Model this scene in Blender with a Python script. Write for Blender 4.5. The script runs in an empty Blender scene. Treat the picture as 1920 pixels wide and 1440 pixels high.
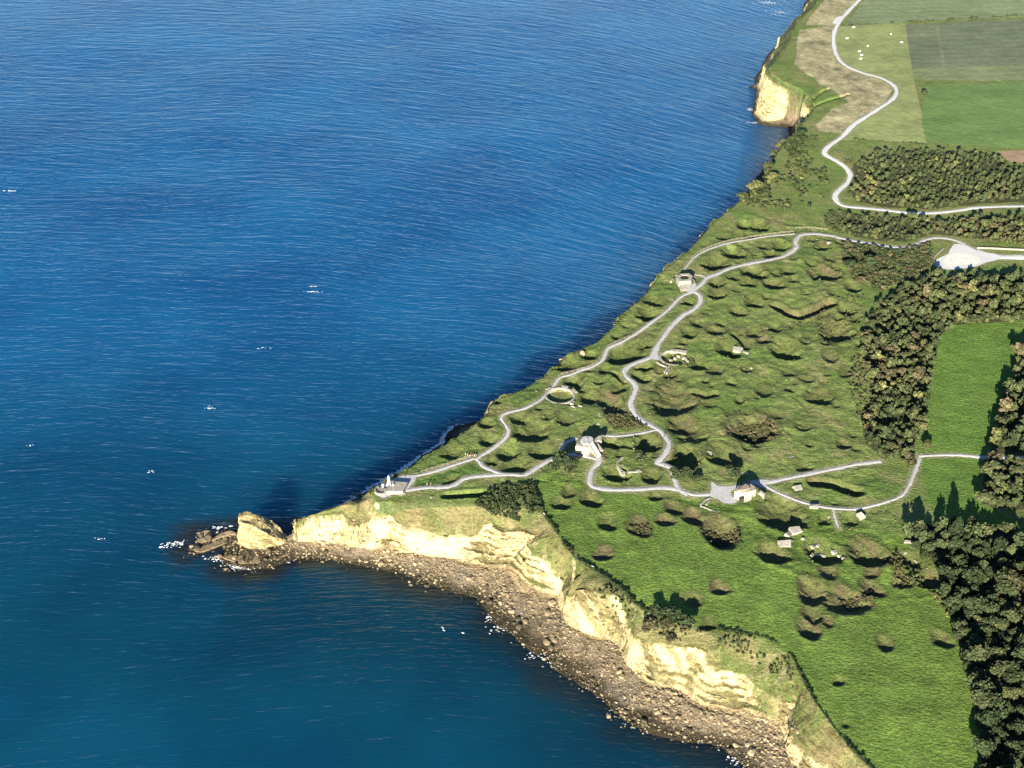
import bpy, bmesh, math, random
import numpy as np
from mathutils import Vector, Matrix

# ------------------------------------------------------------------ camera, sky, sun, exposure
SC = bpy.context.scene
COL = SC.collection
CAM_Z, PITCH, FPX = 396.0, math.radians(33.0), 2638.0      # metres above the sea, downward tilt, focal length in 1920-wide pixels
cam_d = bpy.data.cameras.new('camera')
cam = bpy.data.objects.new('camera', cam_d)
COL.objects.link(cam)
cam.location = (0, 0, CAM_Z)
cam.rotation_euler = (math.pi / 2 - PITCH, 0, 0)
cam_d.sensor_width = 36.0
cam_d.lens = 36.0 * FPX / 1920.0
cam_d.clip_start, cam_d.clip_end = 1.0, 30000.0
SC.camera = cam
SC.render.resolution_x, SC.render.resolution_y = 1024, 768

SUN_EL, SUN_AZ = math.radians(16.5), math.radians(14.0)     # shadows run away from the camera, a little to the right
world = bpy.data.worlds.new('World')
SC.world = world
world.use_nodes = True
wn = world.node_tree
wn.nodes.clear()
sky = wn.nodes.new('ShaderNodeTexSky')
sky.sky_type = 'NISHITA'
sky.sun_disc = False
sky.sun_elevation = SUN_EL
sky.sun_rotation = math.pi + SUN_AZ
sky.air_density, sky.dust_density, sky.ozone_density = 0.7, 0.0, 4.0
bg = wn.nodes.new('ShaderNodeBackground')
bg.inputs['Strength'].default_value = 0.06
wo = wn.nodes.new('ShaderNodeOutputWorld')
wn.links.new(sky.outputs[0], bg.inputs[0])
wn.links.new(bg.outputs[0], wo.inputs[0])

sun_d = bpy.data.lights.new('sun', 'SUN')
sun_d.energy, sun_d.angle, sun_d.color = 5.0, math.radians(0.53), (1.0, 0.93, 0.80)
sun = bpy.data.objects.new('sun', sun_d)
COL.objects.link(sun)
sun_dir = Vector((math.sin(SUN_AZ) * math.cos(SUN_EL), math.cos(SUN_AZ) * math.cos(SUN_EL), -math.sin(SUN_EL)))
sun.rotation_euler = sun_dir.to_track_quat('-Z', 'Y').to_euler()
sun.location = (0, -200, 600)
vs = SC.view_settings
vs.view_transform, vs.look, vs.gamma, vs.use_curve_mapping = 'Standard', 'None', 1.0, False
vs.exposure = 1.9
SC.cycles.max_bounces = 5
SC.cycles.diffuse_bounces = 2
SC.cycles.transparent_max_bounces = 6

random.seed(7)
RNG = np.random.default_rng(7)
CP, SP = math.cos(PITCH), math.sin(PITCH)
ZP, TILT = 22.0, .012                                       # plateau height at the point; the land rises gently inland


def plane(y):
    return ZP + TILT * (np.clip(y, 0, 1500) - 480)


def U(px, py, z=None, up=0.0):
    """point of the place, at height z (or up above the plateau), that the survey photograph shows at (px, py)"""
    u, v = (px - 960.0) / FPX, (py - 720.0) / FPX
    dy, dz = CP - v * SP, -SP - v * CP
    if z is None:
        t = (ZP + up - 480 * TILT - CAM_Z) / (dz - TILT * dy)
    else:
        t = (z - CAM_Z) / dz
    return (u * t, dy * t, CAM_Z + dz * t)


def PXM(py, z=24.0):
    v = (py - 720.0) / FPX
    return FPX / ((CAM_Z - z) / (SP + v * CP))


# ------------------------------------------------------------------ noise
_T2 = RNG.random((256, 256))
_T3 = RNG.random((64, 64, 64))


def vn(x, y, s, seed=0):
    x = np.asarray(x) / s + seed * 17.31
    y = np.asarray(y) / s + seed * 9.73
    xi, yi = np.floor(x).astype(int), np.floor(y).astype(int)
    fx, fy = x - xi, y - yi
    fx, fy = fx * fx * (3 - 2 * fx), fy * fy * (3 - 2 * fy)
    a, b = xi & 255, yi & 255
    a1, b1 = (a + 1) & 255, (b + 1) & 255
    return ((_T2[a, b] * (1 - fx) + _T2[a1, b] * fx) * (1 - fy) + (_T2[a, b1] * (1 - fx) + _T2[a1, b1] * fx) * fy) * 2 - 1


def fbm(x, y, s, o=4, seed=0):
    r, a, t = 0, 1.0, 0
    for k in range(o):
        r = r + a * vn(x, y, s / 2 ** k, seed + k * 3)
        t += a
        a *= 0.5
    return r / t


def vn3(x, y, z, s, seed=0):
    q = [np.asarray(c) / s + seed * (7.7 + i) for i, c in enumerate((x, y, z))]
    i = [np.floor(c).astype(int) for c in q]
    f = [c - k for c, k in zip(q, i)]
    f = [c * c * (3 - 2 * c) for c in f]
    i0 = [k & 63 for k in i]
    i1 = [(k + 1) & 63 for k in i0]
    r = 0
    for bx in (0, 1):
        for by in (0, 1):
            for bz in (0, 1):
                w = (f[0] if bx else 1 - f[0]) * (f[1] if by else 1 - f[1]) * (f[2] if bz else 1 - f[2])
                r = r + w * _T3[(i1 if bx else i0)[0], (i1 if by else i0)[1], (i1 if bz else i0)[2]]
    return r * 2 - 1


# ------------------------------------------------------------------ polygon helpers
def inside(poly, x, y):
    r = np.zeros(x.shape, bool)
    n = len(poly)
    for i in range(n):
        x0, y0 = poly[i][0], poly[i][1]
        x1, y1 = poly[(i + 1) % n][0], poly[(i + 1) % n][1]
        if y0 == y1:
            continue
        c = ((y0 > y) != (y1 > y)) & (x < (x1 - x0) * (y - y0) / (y1 - y0) + x0)
        r ^= c
    return r


def dist_poly(poly, x, y, closed=True):
    """distance to the line and the height of its nearest point"""
    best = np.full(x.shape, 1e9)
    zz = np.zeros(x.shape)
    n = len(poly)
    for i in range(n if closed else n - 1):
        a, b = poly[i], poly[(i + 1) % n]
        dx, dy = b[0] - a[0], b[1] - a[1]
        l2 = dx * dx + dy * dy + 1e-9
        t = np.clip(((x - a[0]) * dx + (y - a[1]) * dy) / l2, 0, 1)
        d = np.hypot(x - a[0] - t * dx, y - a[1] - t * dy)
        m = d < best
        best[m] = d[m]
        if len(a) > 2:
            zz[m] = (a[2] + t * (b[2] - a[2]))[m]
    return best, zz


def spline(pts, step=1.2):
    pts = [np.array(p, float) for p in pts]
    P = [2 * pts[0] - pts[1]] + pts + [2 * pts[-1] - pts[-2]]
    out = []
    for i in range(1, len(P) - 2):
        n = max(2, int(np.linalg.norm(P[i + 1][:2] - P[i][:2]) / step))
        for k in range(n):
            t = k / n
            out.append(0.5 * (2 * P[i] + (P[i + 1] - P[i - 1]) * t + (2 * P[i - 1] - 5 * P[i] + 4 * P[i + 1] - P[i + 2]) * t * t
                              + (3 * P[i] - P[i - 1] - 3 * P[i + 1] + P[i + 2]) * t ** 3))
    out.append(pts[-1])
    return out


def W2(pts, up=0.0):
    return [U(p[0], p[1], None, up)[:2] for p in pts]


# ------------------------------------------------------------------ coast lines (surveyed off the photograph)
FAR = [(690, 926), (720, 908), (760, 884), (800, 860), (850, 826), (900, 793), (914, 782), (918, 765), (930, 752), (960, 742), (1000, 722),
       (1050, 684), (1062, 668), (1120, 643), (1180, 585), (1215, 548), (1242, 512), (1290, 472), (1340, 417), (1385, 380), (1422, 350),
       (1440, 322), (1452, 296), (1478, 262)]
RAV = [(1500, 238), (1522, 212), (1526, 198), (1519, 188)]            # the ravine beside the far headland
HEAD = [(1505, 172), (1482, 162), (1462, 152), (1446, 141), (1442, 130)]
FARTOP = [(1462, 108), (1478, 84), (1486, 62), (1494, 44), (1512, 26), (1530, 10), (1548, -15), (1585, -110), (1650, -290)]


def wz(l, up):
    return [U(x, y, None, up) for x, y in l]


BIG = [(900, 4200), (5000, 4200), (5000, 60), (330, 60)]
far_w, rav_w, head_w, top_w = wz(FAR, -1), wz(RAV, -1), wz(HEAD, -1), wz(FARTOP, -1)


def offset(line, d, z):
    out = []
    n = len(line)
    for i, p in enumerate(line):
        a, b = line[max(0, i - 1)], line[min(n - 1, i + 1)]
        tx, ty = b[0] - a[0], b[1] - a[1]
        l = math.hypot(tx, ty) + 1e-6
        out.append((p[0] - ty / l * d, p[1] + tx / l * d, z if z > -2.5 else p[2] + z))
    return out


Fn = [(1640, 1447), (1600, 1410), (1570, 1375), (1530, 1320), (1502, 1266), (1480, 1226), (1430, 1196), (1350, 1182), (1280, 1175), (1205, 1145),
      (1170, 1114), (1130, 1083), (1075, 1044), (1045, 1002), (1018, 962), (985, 955), (930, 950), (880, 945), (800, 940), (740, 942), (705, 940)]
F = wz([(1840, 1750), (1720, 1560)], 0) + wz(Fn, 0) + far_w + rav_w + head_w + top_w + [(x, y, float(plane(y))) for x, y in BIG]
Cn = [(1740, 1680, 15), (1640, 1540, 15), (1600, 1490, 15), (1575, 1462, 15), (1550, 1436, 15), (1520, 1416, 15), (1494, 1400, 14), (1480, 1376, 14), (1482, 1345, 15),
      (1490, 1314, 18), (1470, 1315, 17), (1445, 1312, 16), (1432, 1300, 16), (1410, 1285, 17), (1395, 1268, 18), (1355, 1255, 19), (1322, 1245, 20),
      (1318, 1222, 23), (1300, 1212, 23), (1250, 1208, 23), (1215, 1205, 22), (1195, 1200, 21), (1182, 1176, 21), (1170, 1150, 23), (1164, 1128, 25),
      (1150, 1118, 25), (1128, 1117, 24), (1100, 1107, 24), (1080, 1108, 22), (1062, 1128, 17), (1052, 1096, 13), (1040, 1076, 15), (1030, 1056, 18),
      (1000, 1040, 18), (992, 1020, 20), (1010, 1003, 22), (985, 991, 23), (945, 992, 22), (912, 979, 23), (893, 1000, 18), (877, 1010, 17),
      (833, 1005, 17), (790, 996, 18), (753, 988, 18), (731, 972, 20), (692, 975, 20), (661, 980, 20), (645, 964, 22), (617, 969, 20), (585, 972, 18), (562, 980, 15),
      (556, 985, 14), (558, 976, 16), (575, 968, 18), (620, 955, 22), (660, 941, 25)]
C = [U(p[0], p[1], p[2] * (.85 if p[2] > 23.5 else .78)) for p in Cn] + offset(far_w, 2.5, -5) + offset(rav_w, 1.5, -5) + offset(head_w, 1.5, -3) + offset(top_w, 10, -8) + \
    [(880, 4200, 24), (5100, 4300, 24), (5100, 40, 15), (300, 40, 15)]
Bn = [(1600, 1640, 4), (1500, 1490, 4), (1482, 1434, 4), (1477, 1398, 4), (1464, 1376, 4), (1450, 1365, 4), (1422, 1352, 4), (1368, 1343, 4), (1314, 1330, 4), (1260, 1298, 4),
      (1215, 1287, 4), (1178, 1252, 4), (1166, 1232, 4), (1157, 1209, 4), (1122, 1201, 4), (1081, 1189, 4), (1064, 1170, 4), (1053, 1146, 4), (1040, 1121, 4),
      (1012, 1119, 4), (972, 1112, 3), (955, 1077, 4), (908, 1070, 4), (870, 1061, 4), (830, 1050, 3.5), (760, 1041, 3), (700, 1031, 3), (640, 1023, 3), (590, 1018, 2.5),
      (550, 1012, 2.5), (549, 1000, 4), (556, 985, 4), (600, 972, 4)]
B = [U(*p) for p in Bn] + offset(far_w, 8, 3) + offset(rav_w, 6, 7) + [U(*p) for p in [(1500, 208, 9), (1468, 222, 3), (1450, 228, 2), (1430, 226, 2), (1414, 212, 2), (1424, 190, 3), (1428, 168, 3)]] + \
    offset(top_w, 15, 3) + [(860, 4200, 3), (5200, 4400, 3), (5200, 20, 3), (280, 20, 3)]
Wn = [(1490, 1620, 0), (1420, 1490, 0), (1397, 1441, 0), (1383, 1424, 0), (1347, 1398, 0), (1314, 1389, 0), (1260, 1379, 0), (1215, 1369, 0), (1165, 1345, 0), (1130, 1310, 0),
      (1093, 1284, 0), (1079, 1270, 0), (1042, 1255, 0), (1020, 1222, 0), (1009, 1224, 0), (933, 1163, 0), (910, 1130, 0), (896, 1118, 0), (840, 1101, 0), (800, 1090, 0), (745, 1072, 0),
      (690, 1058, 0), (640, 1050, 0), (600, 1047, 0), (575, 1046, 0), (540, 1052, 0), (500, 1062, 0), (470, 1066, 0), (430, 1058, 0), (412, 1046, 0), (425, 1032, 0), (415, 1020, 0),
      (380, 1034, 0), (363, 1032, 0), (372, 1020, 0), (374, 1006, 0), (394, 1004, 0), (400, 1012, 0), (418, 1000, 0), (440, 998, 0), (520, 1000, 0), (548, 1002, 0), (558, 985, 0), (610, 978, 0)]
Wl = [U(*p) for p in Wn] + offset(far_w[:9], 22.5, 0) + offset(far_w, 15, 0)[9:] + offset(rav_w, 11, 0) + [U(*p) for p in [(1480, 240, 0), (1440, 236, 0), (1425, 232, 0), (1407, 214, 0), (1416, 190, 0), (1418, 165, 0)]] + \
    offset(top_w, 20, 0) + [(845, 4200, 0), (5300, 4500, 0), (5300, 0, 0), (262, 0, 0)]

# ------------------------------------------------------------------ craters: (px, py, half width px, depth factor, dryness)
CR = [(1395, 421, 14), (1425, 424, 18), (1357, 444, 12), (1406, 442, 10), (1430, 461, 8), (1464, 462, 17), (1374, 474, 22), (1344, 494, 25), (1447, 480, 16), (1543, 461, 15, 1, .7),
      (1553, 485, 9), (1415, 510, 26, 1, .4), (1475, 509, 14), (1545, 514, 25, 1, .9), (1374, 522, 12), (1342, 530, 17, 1, .5), (1405, 532, 15, 1, .5), (1450, 534, 18, 1, .7), (1489, 527, 10),
      (1346, 552, 18, 1, .6), (1287, 567, 13), (1413, 568, 16, 1, .5), (1384, 586, 15, 1, .5), (1588, 582, 18), (1306, 608, 11), (1351, 608, 9), (1292, 628, 15), (1342, 624, 15, 1, .6),
      (1453, 616, 13), (1415, 625, 14, 1, .5), (1434, 637, 14, 1, .9), (1568, 622, 32, .8, .7), (1208, 646, 15), (1472, 658, 27, 1, .3), (1366, 657, 22, 1.2, .4), (1306, 682, 19, 1.1), (1340, 696, 14, .8, .5),
      (1256, 702, 13), (1557, 670, 15, .7, .6), (1263, 726, 15, .8, .3), (1266, 752, 42, .95, .8), (1323, 716, 8), (1371, 719, 9), (1537, 745, 23, .7, .6), (1433, 735, 16, .6, .6), (1175, 665, 36, .7), (1066, 685, 21),
      (1203, 685, 20), (1105, 667, 14), (1134, 696, 11), (1198, 708, 18, .8), (1077, 715, 19), (1161, 729, 15), (1105, 746, 19), (1141, 752, 24, .8, .8), (1153, 764, 20, .9, .4), (976, 785, 21, .8), (1026, 782, 13),
      (1060, 788, 16, .7), (998, 808, 34, .75), (917, 826, 18), (953, 845, 24, .7), (1018, 847, 23, .8), (967, 878, 26, .8), (922, 866, 12), (930, 752, 11), (911, 797, 14), (1282, 798, 28, .8, .8),
      (1302, 815, 28, .5, .3), (1215, 832, 25, 1, .5), (1147, 830, 17, 1, .5), (1412, 808, 40, .8, 1), (1279, 858, 33, 1, .6), (1355, 856, 28, .9, .7), (1156, 890, 21, 1), (1222, 893, 18, 1, .6),
      (1066, 923, 14, .8, .5), (1054, 944, 17, .9, .5), (1108, 937, 19, 1.1, .8), (1230, 929, 13, .9), (1139, 981, 19, .9), (1200, 990, 22, .6, 1), (1265, 953, 17, .9, .9), (1248, 976, 16, .9, .9),
      (1300, 970, 20, 1.1, .9), (1352, 1002, 34, .9, 1), (1582, 833, 14, .9, .7), (1507, 875, 16, .8), (1467, 966, 43, 1.2, .5), (1546, 976, 13, .9), (1597, 976, 13, .9),
      (1452, 1041, 25, 1.1, .7), (1549, 1037, 30, 1.2, .4), (1630, 1039, 33, .9, .8), (1554, 1073, 17, .8, .9), (1635, 1072, 14, .8, 1), (1525, 1110, 28, 1, 1), (1585, 1128, 36, .6, 1), (1635, 1105, 20, .8, 1),
      (1524, 1152, 20, 1.1, .9), (1552, 1166, 12, .7, 1), (1520, 1180, 21, 1.1, .9), (1706, 1050, 19, 1, .7), (1693, 1090, 18, .7, 1), (1750, 1086, 26, .8, .8), (1660, 1210, 16, .9, .7), (1768, 1202, 18, .9, .8),
      (1572, 1277, 11), (1586, 1358, 9), (1132, 1039, 17, .8, 1), (1349, 1105, 16, .9, .9), (1300, 1127, 18, .7, .5), (1327, 1171, 16, .9, .4), (850, 904, 17, .9), (846, 850, 18, .8),
      (1620, 770, 12, .6, .6), (1480, 700, 12, .5, .5), (1505, 800, 14, .5, .4), (1450, 780, 14, .5, .5), (1330, 760, 12, .5, .6), (1585, 700, 12, .5, .5), (1125, 715, 12, .6), (1400, 690, 12, .6, .4),
      (1240, 570, 10, .6), (1215, 590, 22, .9), (1225, 565, 18, .8), (1100, 690, 13, .7), (1150, 655, 12, .7), (1600, 540, 16, .8), (1560, 550, 10, .6), (1510, 550, 9, .6), (1510, 640, 10, .6), (1380, 545, 9, .6)]
# elongated trenches: (points, half width m, depth m, dryness)
TR = [([(1521, 201), (1545, 191), (1570, 184), (1590, 178)], 1.7, 2.4, .1), ([(1524, 186), (1540, 172), (1553, 167)], 1.6, 2.0, .1), ([(1456, 574), (1480, 588), (1500, 592), (1530, 580), (1558, 568)], 3.6, 2.6, .8), ([(1530, 903), (1565, 907), (1590, 917), (1605, 922)], 3.6, 2.4, .7),
      ([(838, 929), (870, 926), (905, 924)], 2.6, 2.2, .2), ([(1560, 624), (1595, 624)], 3.0, 1.6, .6), ([(1375, 628), (1392, 640), (1400, 652)], 2.2, 1.2, .5),
      ([(1300, 735), (1325, 745), (1340, 740)], 2.4, 1.4, .6), ([(1150, 700), (1175, 716)], 2.0, 1.4, .3)]
crat = []
_rc = random.Random(5)
for _ in range(120):                                         # small craters between the big ones
    q_ = (_rc.uniform(1000, 1620), _rc.uniform(440, 860))
    if q_[1] > 1440 - q_[0] * .74 + 40:
        CR.append((*q_, _rc.uniform(4.5, 11), _rc.uniform(.6, 1.0), _rc.uniform(0, .7)))
for c in CR:
    c = tuple(c) + (1, .25)[len(c) - 3:] if len(c) < 5 else c
    x, y, _ = U(c[0], c[1])
    r = c[2] / PXM(c[1])
    crat.append((x, y, r * 1.12, min(0.55 * r * c[3], 3.8), max(c[4], .3), random.uniform(0, 6.28)))

# ------------------------------------------------------------------ paths: (name, label, points, width)
PATHS = [
    ('clifftop_road', [(1640, -40), (1615, -5), (1590, 22), (1575, 40), (1566, 56), (1563, 72), (1566, 95), (1576, 114), (1592, 126), (1620, 137), (1650, 145), (1672, 157), (1681, 170), (1675, 185),
      (1655, 200), (1620, 222), (1600, 235), (1580, 256), (1560, 270), (1547, 282), (1549, 291), (1570, 302), (1585, 312), (1594, 325), (1590, 340), (1575, 354), (1566, 366), (1570, 378),
      (1585, 386), (1620, 389), (1660, 393), (1700, 398), (1750, 399), (1800, 394), (1860, 388), (2110, 382)], 3.5),
    ('access_road', [(2110, 482), (1900, 482), (1860, 479), (1830, 470)], 6.0),
    ('gravel_path', [(1838, 474), (1815, 462), (1795, 452), (1775, 447), (1755, 446), (1735, 450), (1720, 458), (1700, 464), (1670, 463), (1640, 457), (1600, 450), (1575, 445), (1560, 441), (1530, 438),
      (1506, 439), (1495, 446), (1492, 455), (1494, 463), (1485, 472), (1468, 482), (1445, 488), (1410, 495), (1370, 504), (1340, 517), (1326, 522), (1318, 531), (1310, 539), (1298, 547)], 2.7),
    ('gravel_path', [(1298, 547), (1312, 556), (1312, 570), (1300, 582), (1285, 590), (1270, 602), (1255, 618), (1245, 632), (1235, 645), (1228, 660), (1224, 668), (1213, 674), (1195, 680), (1178, 688),
      (1171, 698), (1175, 708), (1188, 718), (1192, 730), (1186, 745), (1182, 758), (1188, 772), (1200, 785), (1220, 797), (1238, 808), (1250, 822), (1254, 835), (1248, 850), (1238, 862), (1232, 868),
      (1245, 872), (1258, 878), (1263, 890), (1267, 905), (1275, 918), (1290, 928)], 2.7),
    ('coast_path', [(1298, 549), (1280, 556), (1268, 566), (1255, 580), (1240, 592), (1215, 610), (1190, 628), (1165, 642), (1140, 653), (1135, 663), (1128, 677), (1110, 688), (1092, 693), (1070, 702),
      (1050, 707), (1042, 717), (1033, 730), (1022, 742), (1010, 752), (985, 766), (960, 772), (943, 778), (940, 785), (947, 795), (953, 808), (948, 820), (935, 832), (920, 843), (905, 852), (893, 860)], 1.8),
    ('coast_path', [(1282, 507), (1292, 494), (1305, 480), (1330, 467), (1365, 456), (1400, 450), (1440, 443), (1490, 438)], 1.3),
    ('gravel_path', [(758, 896), (800, 888), (850, 872), (880, 862), (893, 860), (905, 873), (920, 880), (945, 888), (975, 889)], 2.2),
    ('gravel_path', [(750, 923), (790, 916), (830, 914), (850, 910), (870, 898), (890, 893), (930, 890), (960, 889), (982, 890), (1000, 880), (1020, 867), (1038, 859), (1058, 852), (1080, 851), (1100, 855), (1120, 861)], 2.4),
    ('gravel_path', [(1058, 852), (1054, 840), (1060, 830), (1082, 821)], 1.8),
    ('gravel_path', [(1124, 856), (1121, 868), (1110, 880), (1106, 895), (1107, 908), (1118, 914), (1150, 918), (1200, 917), (1240, 914), (1270, 917), (1300, 927), (1335, 926)], 2.8),
    ('gravel_path', [(1130, 816), (1160, 817), (1200, 812), (1230, 806), (1241, 809)], 1.6),
    ('gravel_path', [(1422, 905), (1440, 904), (1470, 898), (1510, 890), (1560, 880), (1610, 870), (1652, 865)], 2.6),
    ('gravel_path', [(1436, 911), (1460, 924), (1500, 940), (1530, 948), (1560, 953), (1600, 955), (1630, 950), (1660, 942), (1690, 930), (1705, 910), (1715, 885), (1725, 858)], 1.7),
    ('gravel_path', [(1562, 954), (1566, 970), (1573, 990)], 1.0),
    ('gravel_path', [(1722, 854), (1760, 852), (1800, 852), (1830, 855), (1860, 857), (2110, 861)], 2.2),
    ('gravel_path', [(1300, 545), (1322, 527), (1318, 519), (1303, 516)], 1.6),
]
PLAZAS = [
    ('paved_forecourt', [(1333, 905), (1337, 904), (1346, 910), (1365, 912), (1384, 909), (1378, 917), (1371, 921), (1372, 930), (1382, 938), (1376, 944), (1358, 943), (1345, 935), (1329, 930), (1334, 918)]),
    ('paved_forecourt', [(1404, 902), (1430, 899), (1442, 901), (1437, 908), (1436, 916), (1424, 912), (1412, 907)]),
    ('turning_circle', [(1752, 494), (1756, 487), (1768, 481), (1778, 476), (1781, 469), (1790, 458), (1806, 460), (1832, 470), (1872, 478), (1872, 486), (1850, 492), (1832, 499), (1805, 504), (1780, 506), (1762, 502), (1754, 499)]),
    ('paved_forecourt', [(704, 918), (712, 911), (735, 900), (758, 892), (779, 894), (778, 902), (768, 914), (753, 925), (735, 929), (718, 935), (711, 929)]),
    ('viewing_pad', [(1560, 44), (1569, 33), (1582, 32), (1573, 46)]),
    ('paved_forecourt', [(1274, 534), (1302, 532), (1304, 545), (1296, 551), (1282, 546)]),
    ('paved_forecourt', [(1218, 672), (1223, 660), (1231, 660), (1234, 667), (1236, 676), (1226, 675)]),
]
path_lines = [(n, [np.array(q) for q in spline(W2(p))], w) for n, p, w in PATHS]
plaza_polys = [(n, W2(p)) for n, p in PLAZAS]

# ground cover areas
A_GREEN = [W2([(1733, 158), (2110, 150), (2110, 276), (1880, 275), (1737, 266), (1729, 232)])]
A_DARK = W2([(1697, 46), (2110, 28), (2110, 149), (1800, 150), (1760, 148), (1713, 146)])
A_DARKM = W2([(1713, 147), (1710, 128), (1760, 124), (2110, 122), (2110, 150), (1800, 151)])
A_TOP = W2([(1580, 52), (1615, 8), (1650, -50), (2100, -60), (2100, 22), (1700, 42)])
A_PAST = W2([(1575, 46), (1700, 44), (1713, 146), (1740, 268), (1590, 262), (1572, 262), (1580, 256), (1600, 235), (1620, 222), (1655, 200), (1675, 185), (1681, 170), (1672, 157), (1650, 145), (1620, 137), (1592, 126), (1576, 114), (1566, 95), (1563, 72)])
A_TAN1 = W2([(1499, 56), (1562, 48), (1566, 95), (1590, 126), (1650, 146), (1676, 165), (1655, 200), (1600, 196), (1560, 172), (1489, 122)])
A_TAN2 = W2([(1520, 245), (1560, 205), (1600, 190), (1670, 186), (1600, 236), (1578, 250)])
A_TAN3 = W2([(1520, 30), (1545, 0), (1640, -60), (1610, 0), (1565, 48), (1510, 48)])
A_STRIP = W2([(1760, 620), (1800, 605), (1915, 598), (1905, 700), (1862, 800), (1835, 940), (1930, 985), (1760, 985), (1740, 940), (1725, 850), (1745, 720)])
A_MEADOW = W2([(1000, 905), (1018, 962), (1045, 1002), (1130, 1083), (1205, 1145), (1350, 1182), (1480, 1226), (1530, 1320), (1640, 1447), (1900, 1800), (2100, 1500), (1850, 1300), (1780, 1150), (1690, 1010), (1560, 960), (1330, 940), (1110, 916), (1040, 880)])
A_BROWN = W2([(1868, 283), (2110, 272), (2110, 312), (1895, 302)])
A_TIPGREEN = W2([(770, 905), (850, 880), (890, 866), (920, 884), (900, 892), (850, 908), (790, 913)])
A_SAND = W2([(1768, 490), (1780, 477), (1800, 474), (1825, 480), (1838, 487), (1830, 495), (1800, 499), (1775, 500)])
A_CRATERS = W2([(700, 930), (1000, 720), (1240, 510), (1400, 400), (1560, 430), (1620, 560), (1620, 820), (1660, 950), (1800, 1060), (1760, 1120), (1640, 1140), (1440, 1060), (1320, 950), (1110, 915), (1000, 900)])


WOODS = {
    'lower': ([(1745, 985), (1800, 978), (1850, 992), (2030, 1000), (2040, 1560), (1850, 1560), (1838, 1380), (1832, 1330), (1824, 1280), (1806, 1230), (1788, 1180), (1778, 1130), (1760, 1060), (1725, 1030), (1690, 1000)], 3.0, .66),
    'east': ([(2030, 620), (1912, 650), (1905, 700), (1886, 740), (1872, 800), (1850, 870), (1840, 940), (2030, 962)], 3.2, .68),
    'belt': ([(1745, 512), (1800, 516), (2030, 508), (2030, 592), (1860, 600), (1790, 606), (1765, 625), (1750, 680), (1745, 720), (1732, 790), (1705, 850), (1652, 848), (1625, 830), (1618, 780), (1636, 740), (1627, 690), (1614, 650), (1622, 605), (1650, 565), (1700, 534)], 2.8, .48),
    'top': ([(1592, 345), (1602, 305), (1640, 284), (1700, 277), (1800, 279), (1868, 286), (1895, 306), (2030, 318), (2030, 372), (1860, 378), (1750, 388), (1660, 384), (1612, 374), (1590, 358)], 2.9, .37),
    'middle': ([(1590, 396), (1660, 402), (1750, 408), (2030, 392), (2030, 455), (1860, 448), (1800, 440), (1745, 436), (1700, 450), (1660, 448), (1600, 440), (1570, 420)], 2.9, .35),
}


def sm(a, b, x):
    t = np.clip((x - a) / (b - a), 0, 1)
    return t * t * (3 - 2 * t)


def path_mask(x, y):
    d = np.full(x.shape, 1e9)
    for _, pl, w in path_lines:
        q = np.array(pl)
        lo, hi = q.min(0) - 8, q.max(0) + 8
        m = (x > lo[0]) & (x < hi[0]) & (y > lo[1]) & (y < hi[1])
        if m.any():
            dd, _z = dist_poly([tuple(p) for p in pl[::2]] + [tuple(pl[-1])], x[m], y[m], False)
            d[m] = np.minimum(d[m], dd - w / 2)
    for _, pl in plaza_polys:
        q = np.array(pl)
        lo, hi = q.min(0) - 8, q.max(0) + 8
        m = (x > lo[0]) & (x < hi[0]) & (y > lo[1]) & (y < hi[1])
        if m.any():
            dd, _z = dist_poly(pl, x[m], y[m])
            dd[inside(pl, x[m], y[m])] = -1
            d[m] = np.minimum(d[m], dd)
    return 1 - sm(0.5, 3.0, d), d


def undul(x, y):
    return 0.9 * fbm(x, y, 60, 2, 5)


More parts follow.
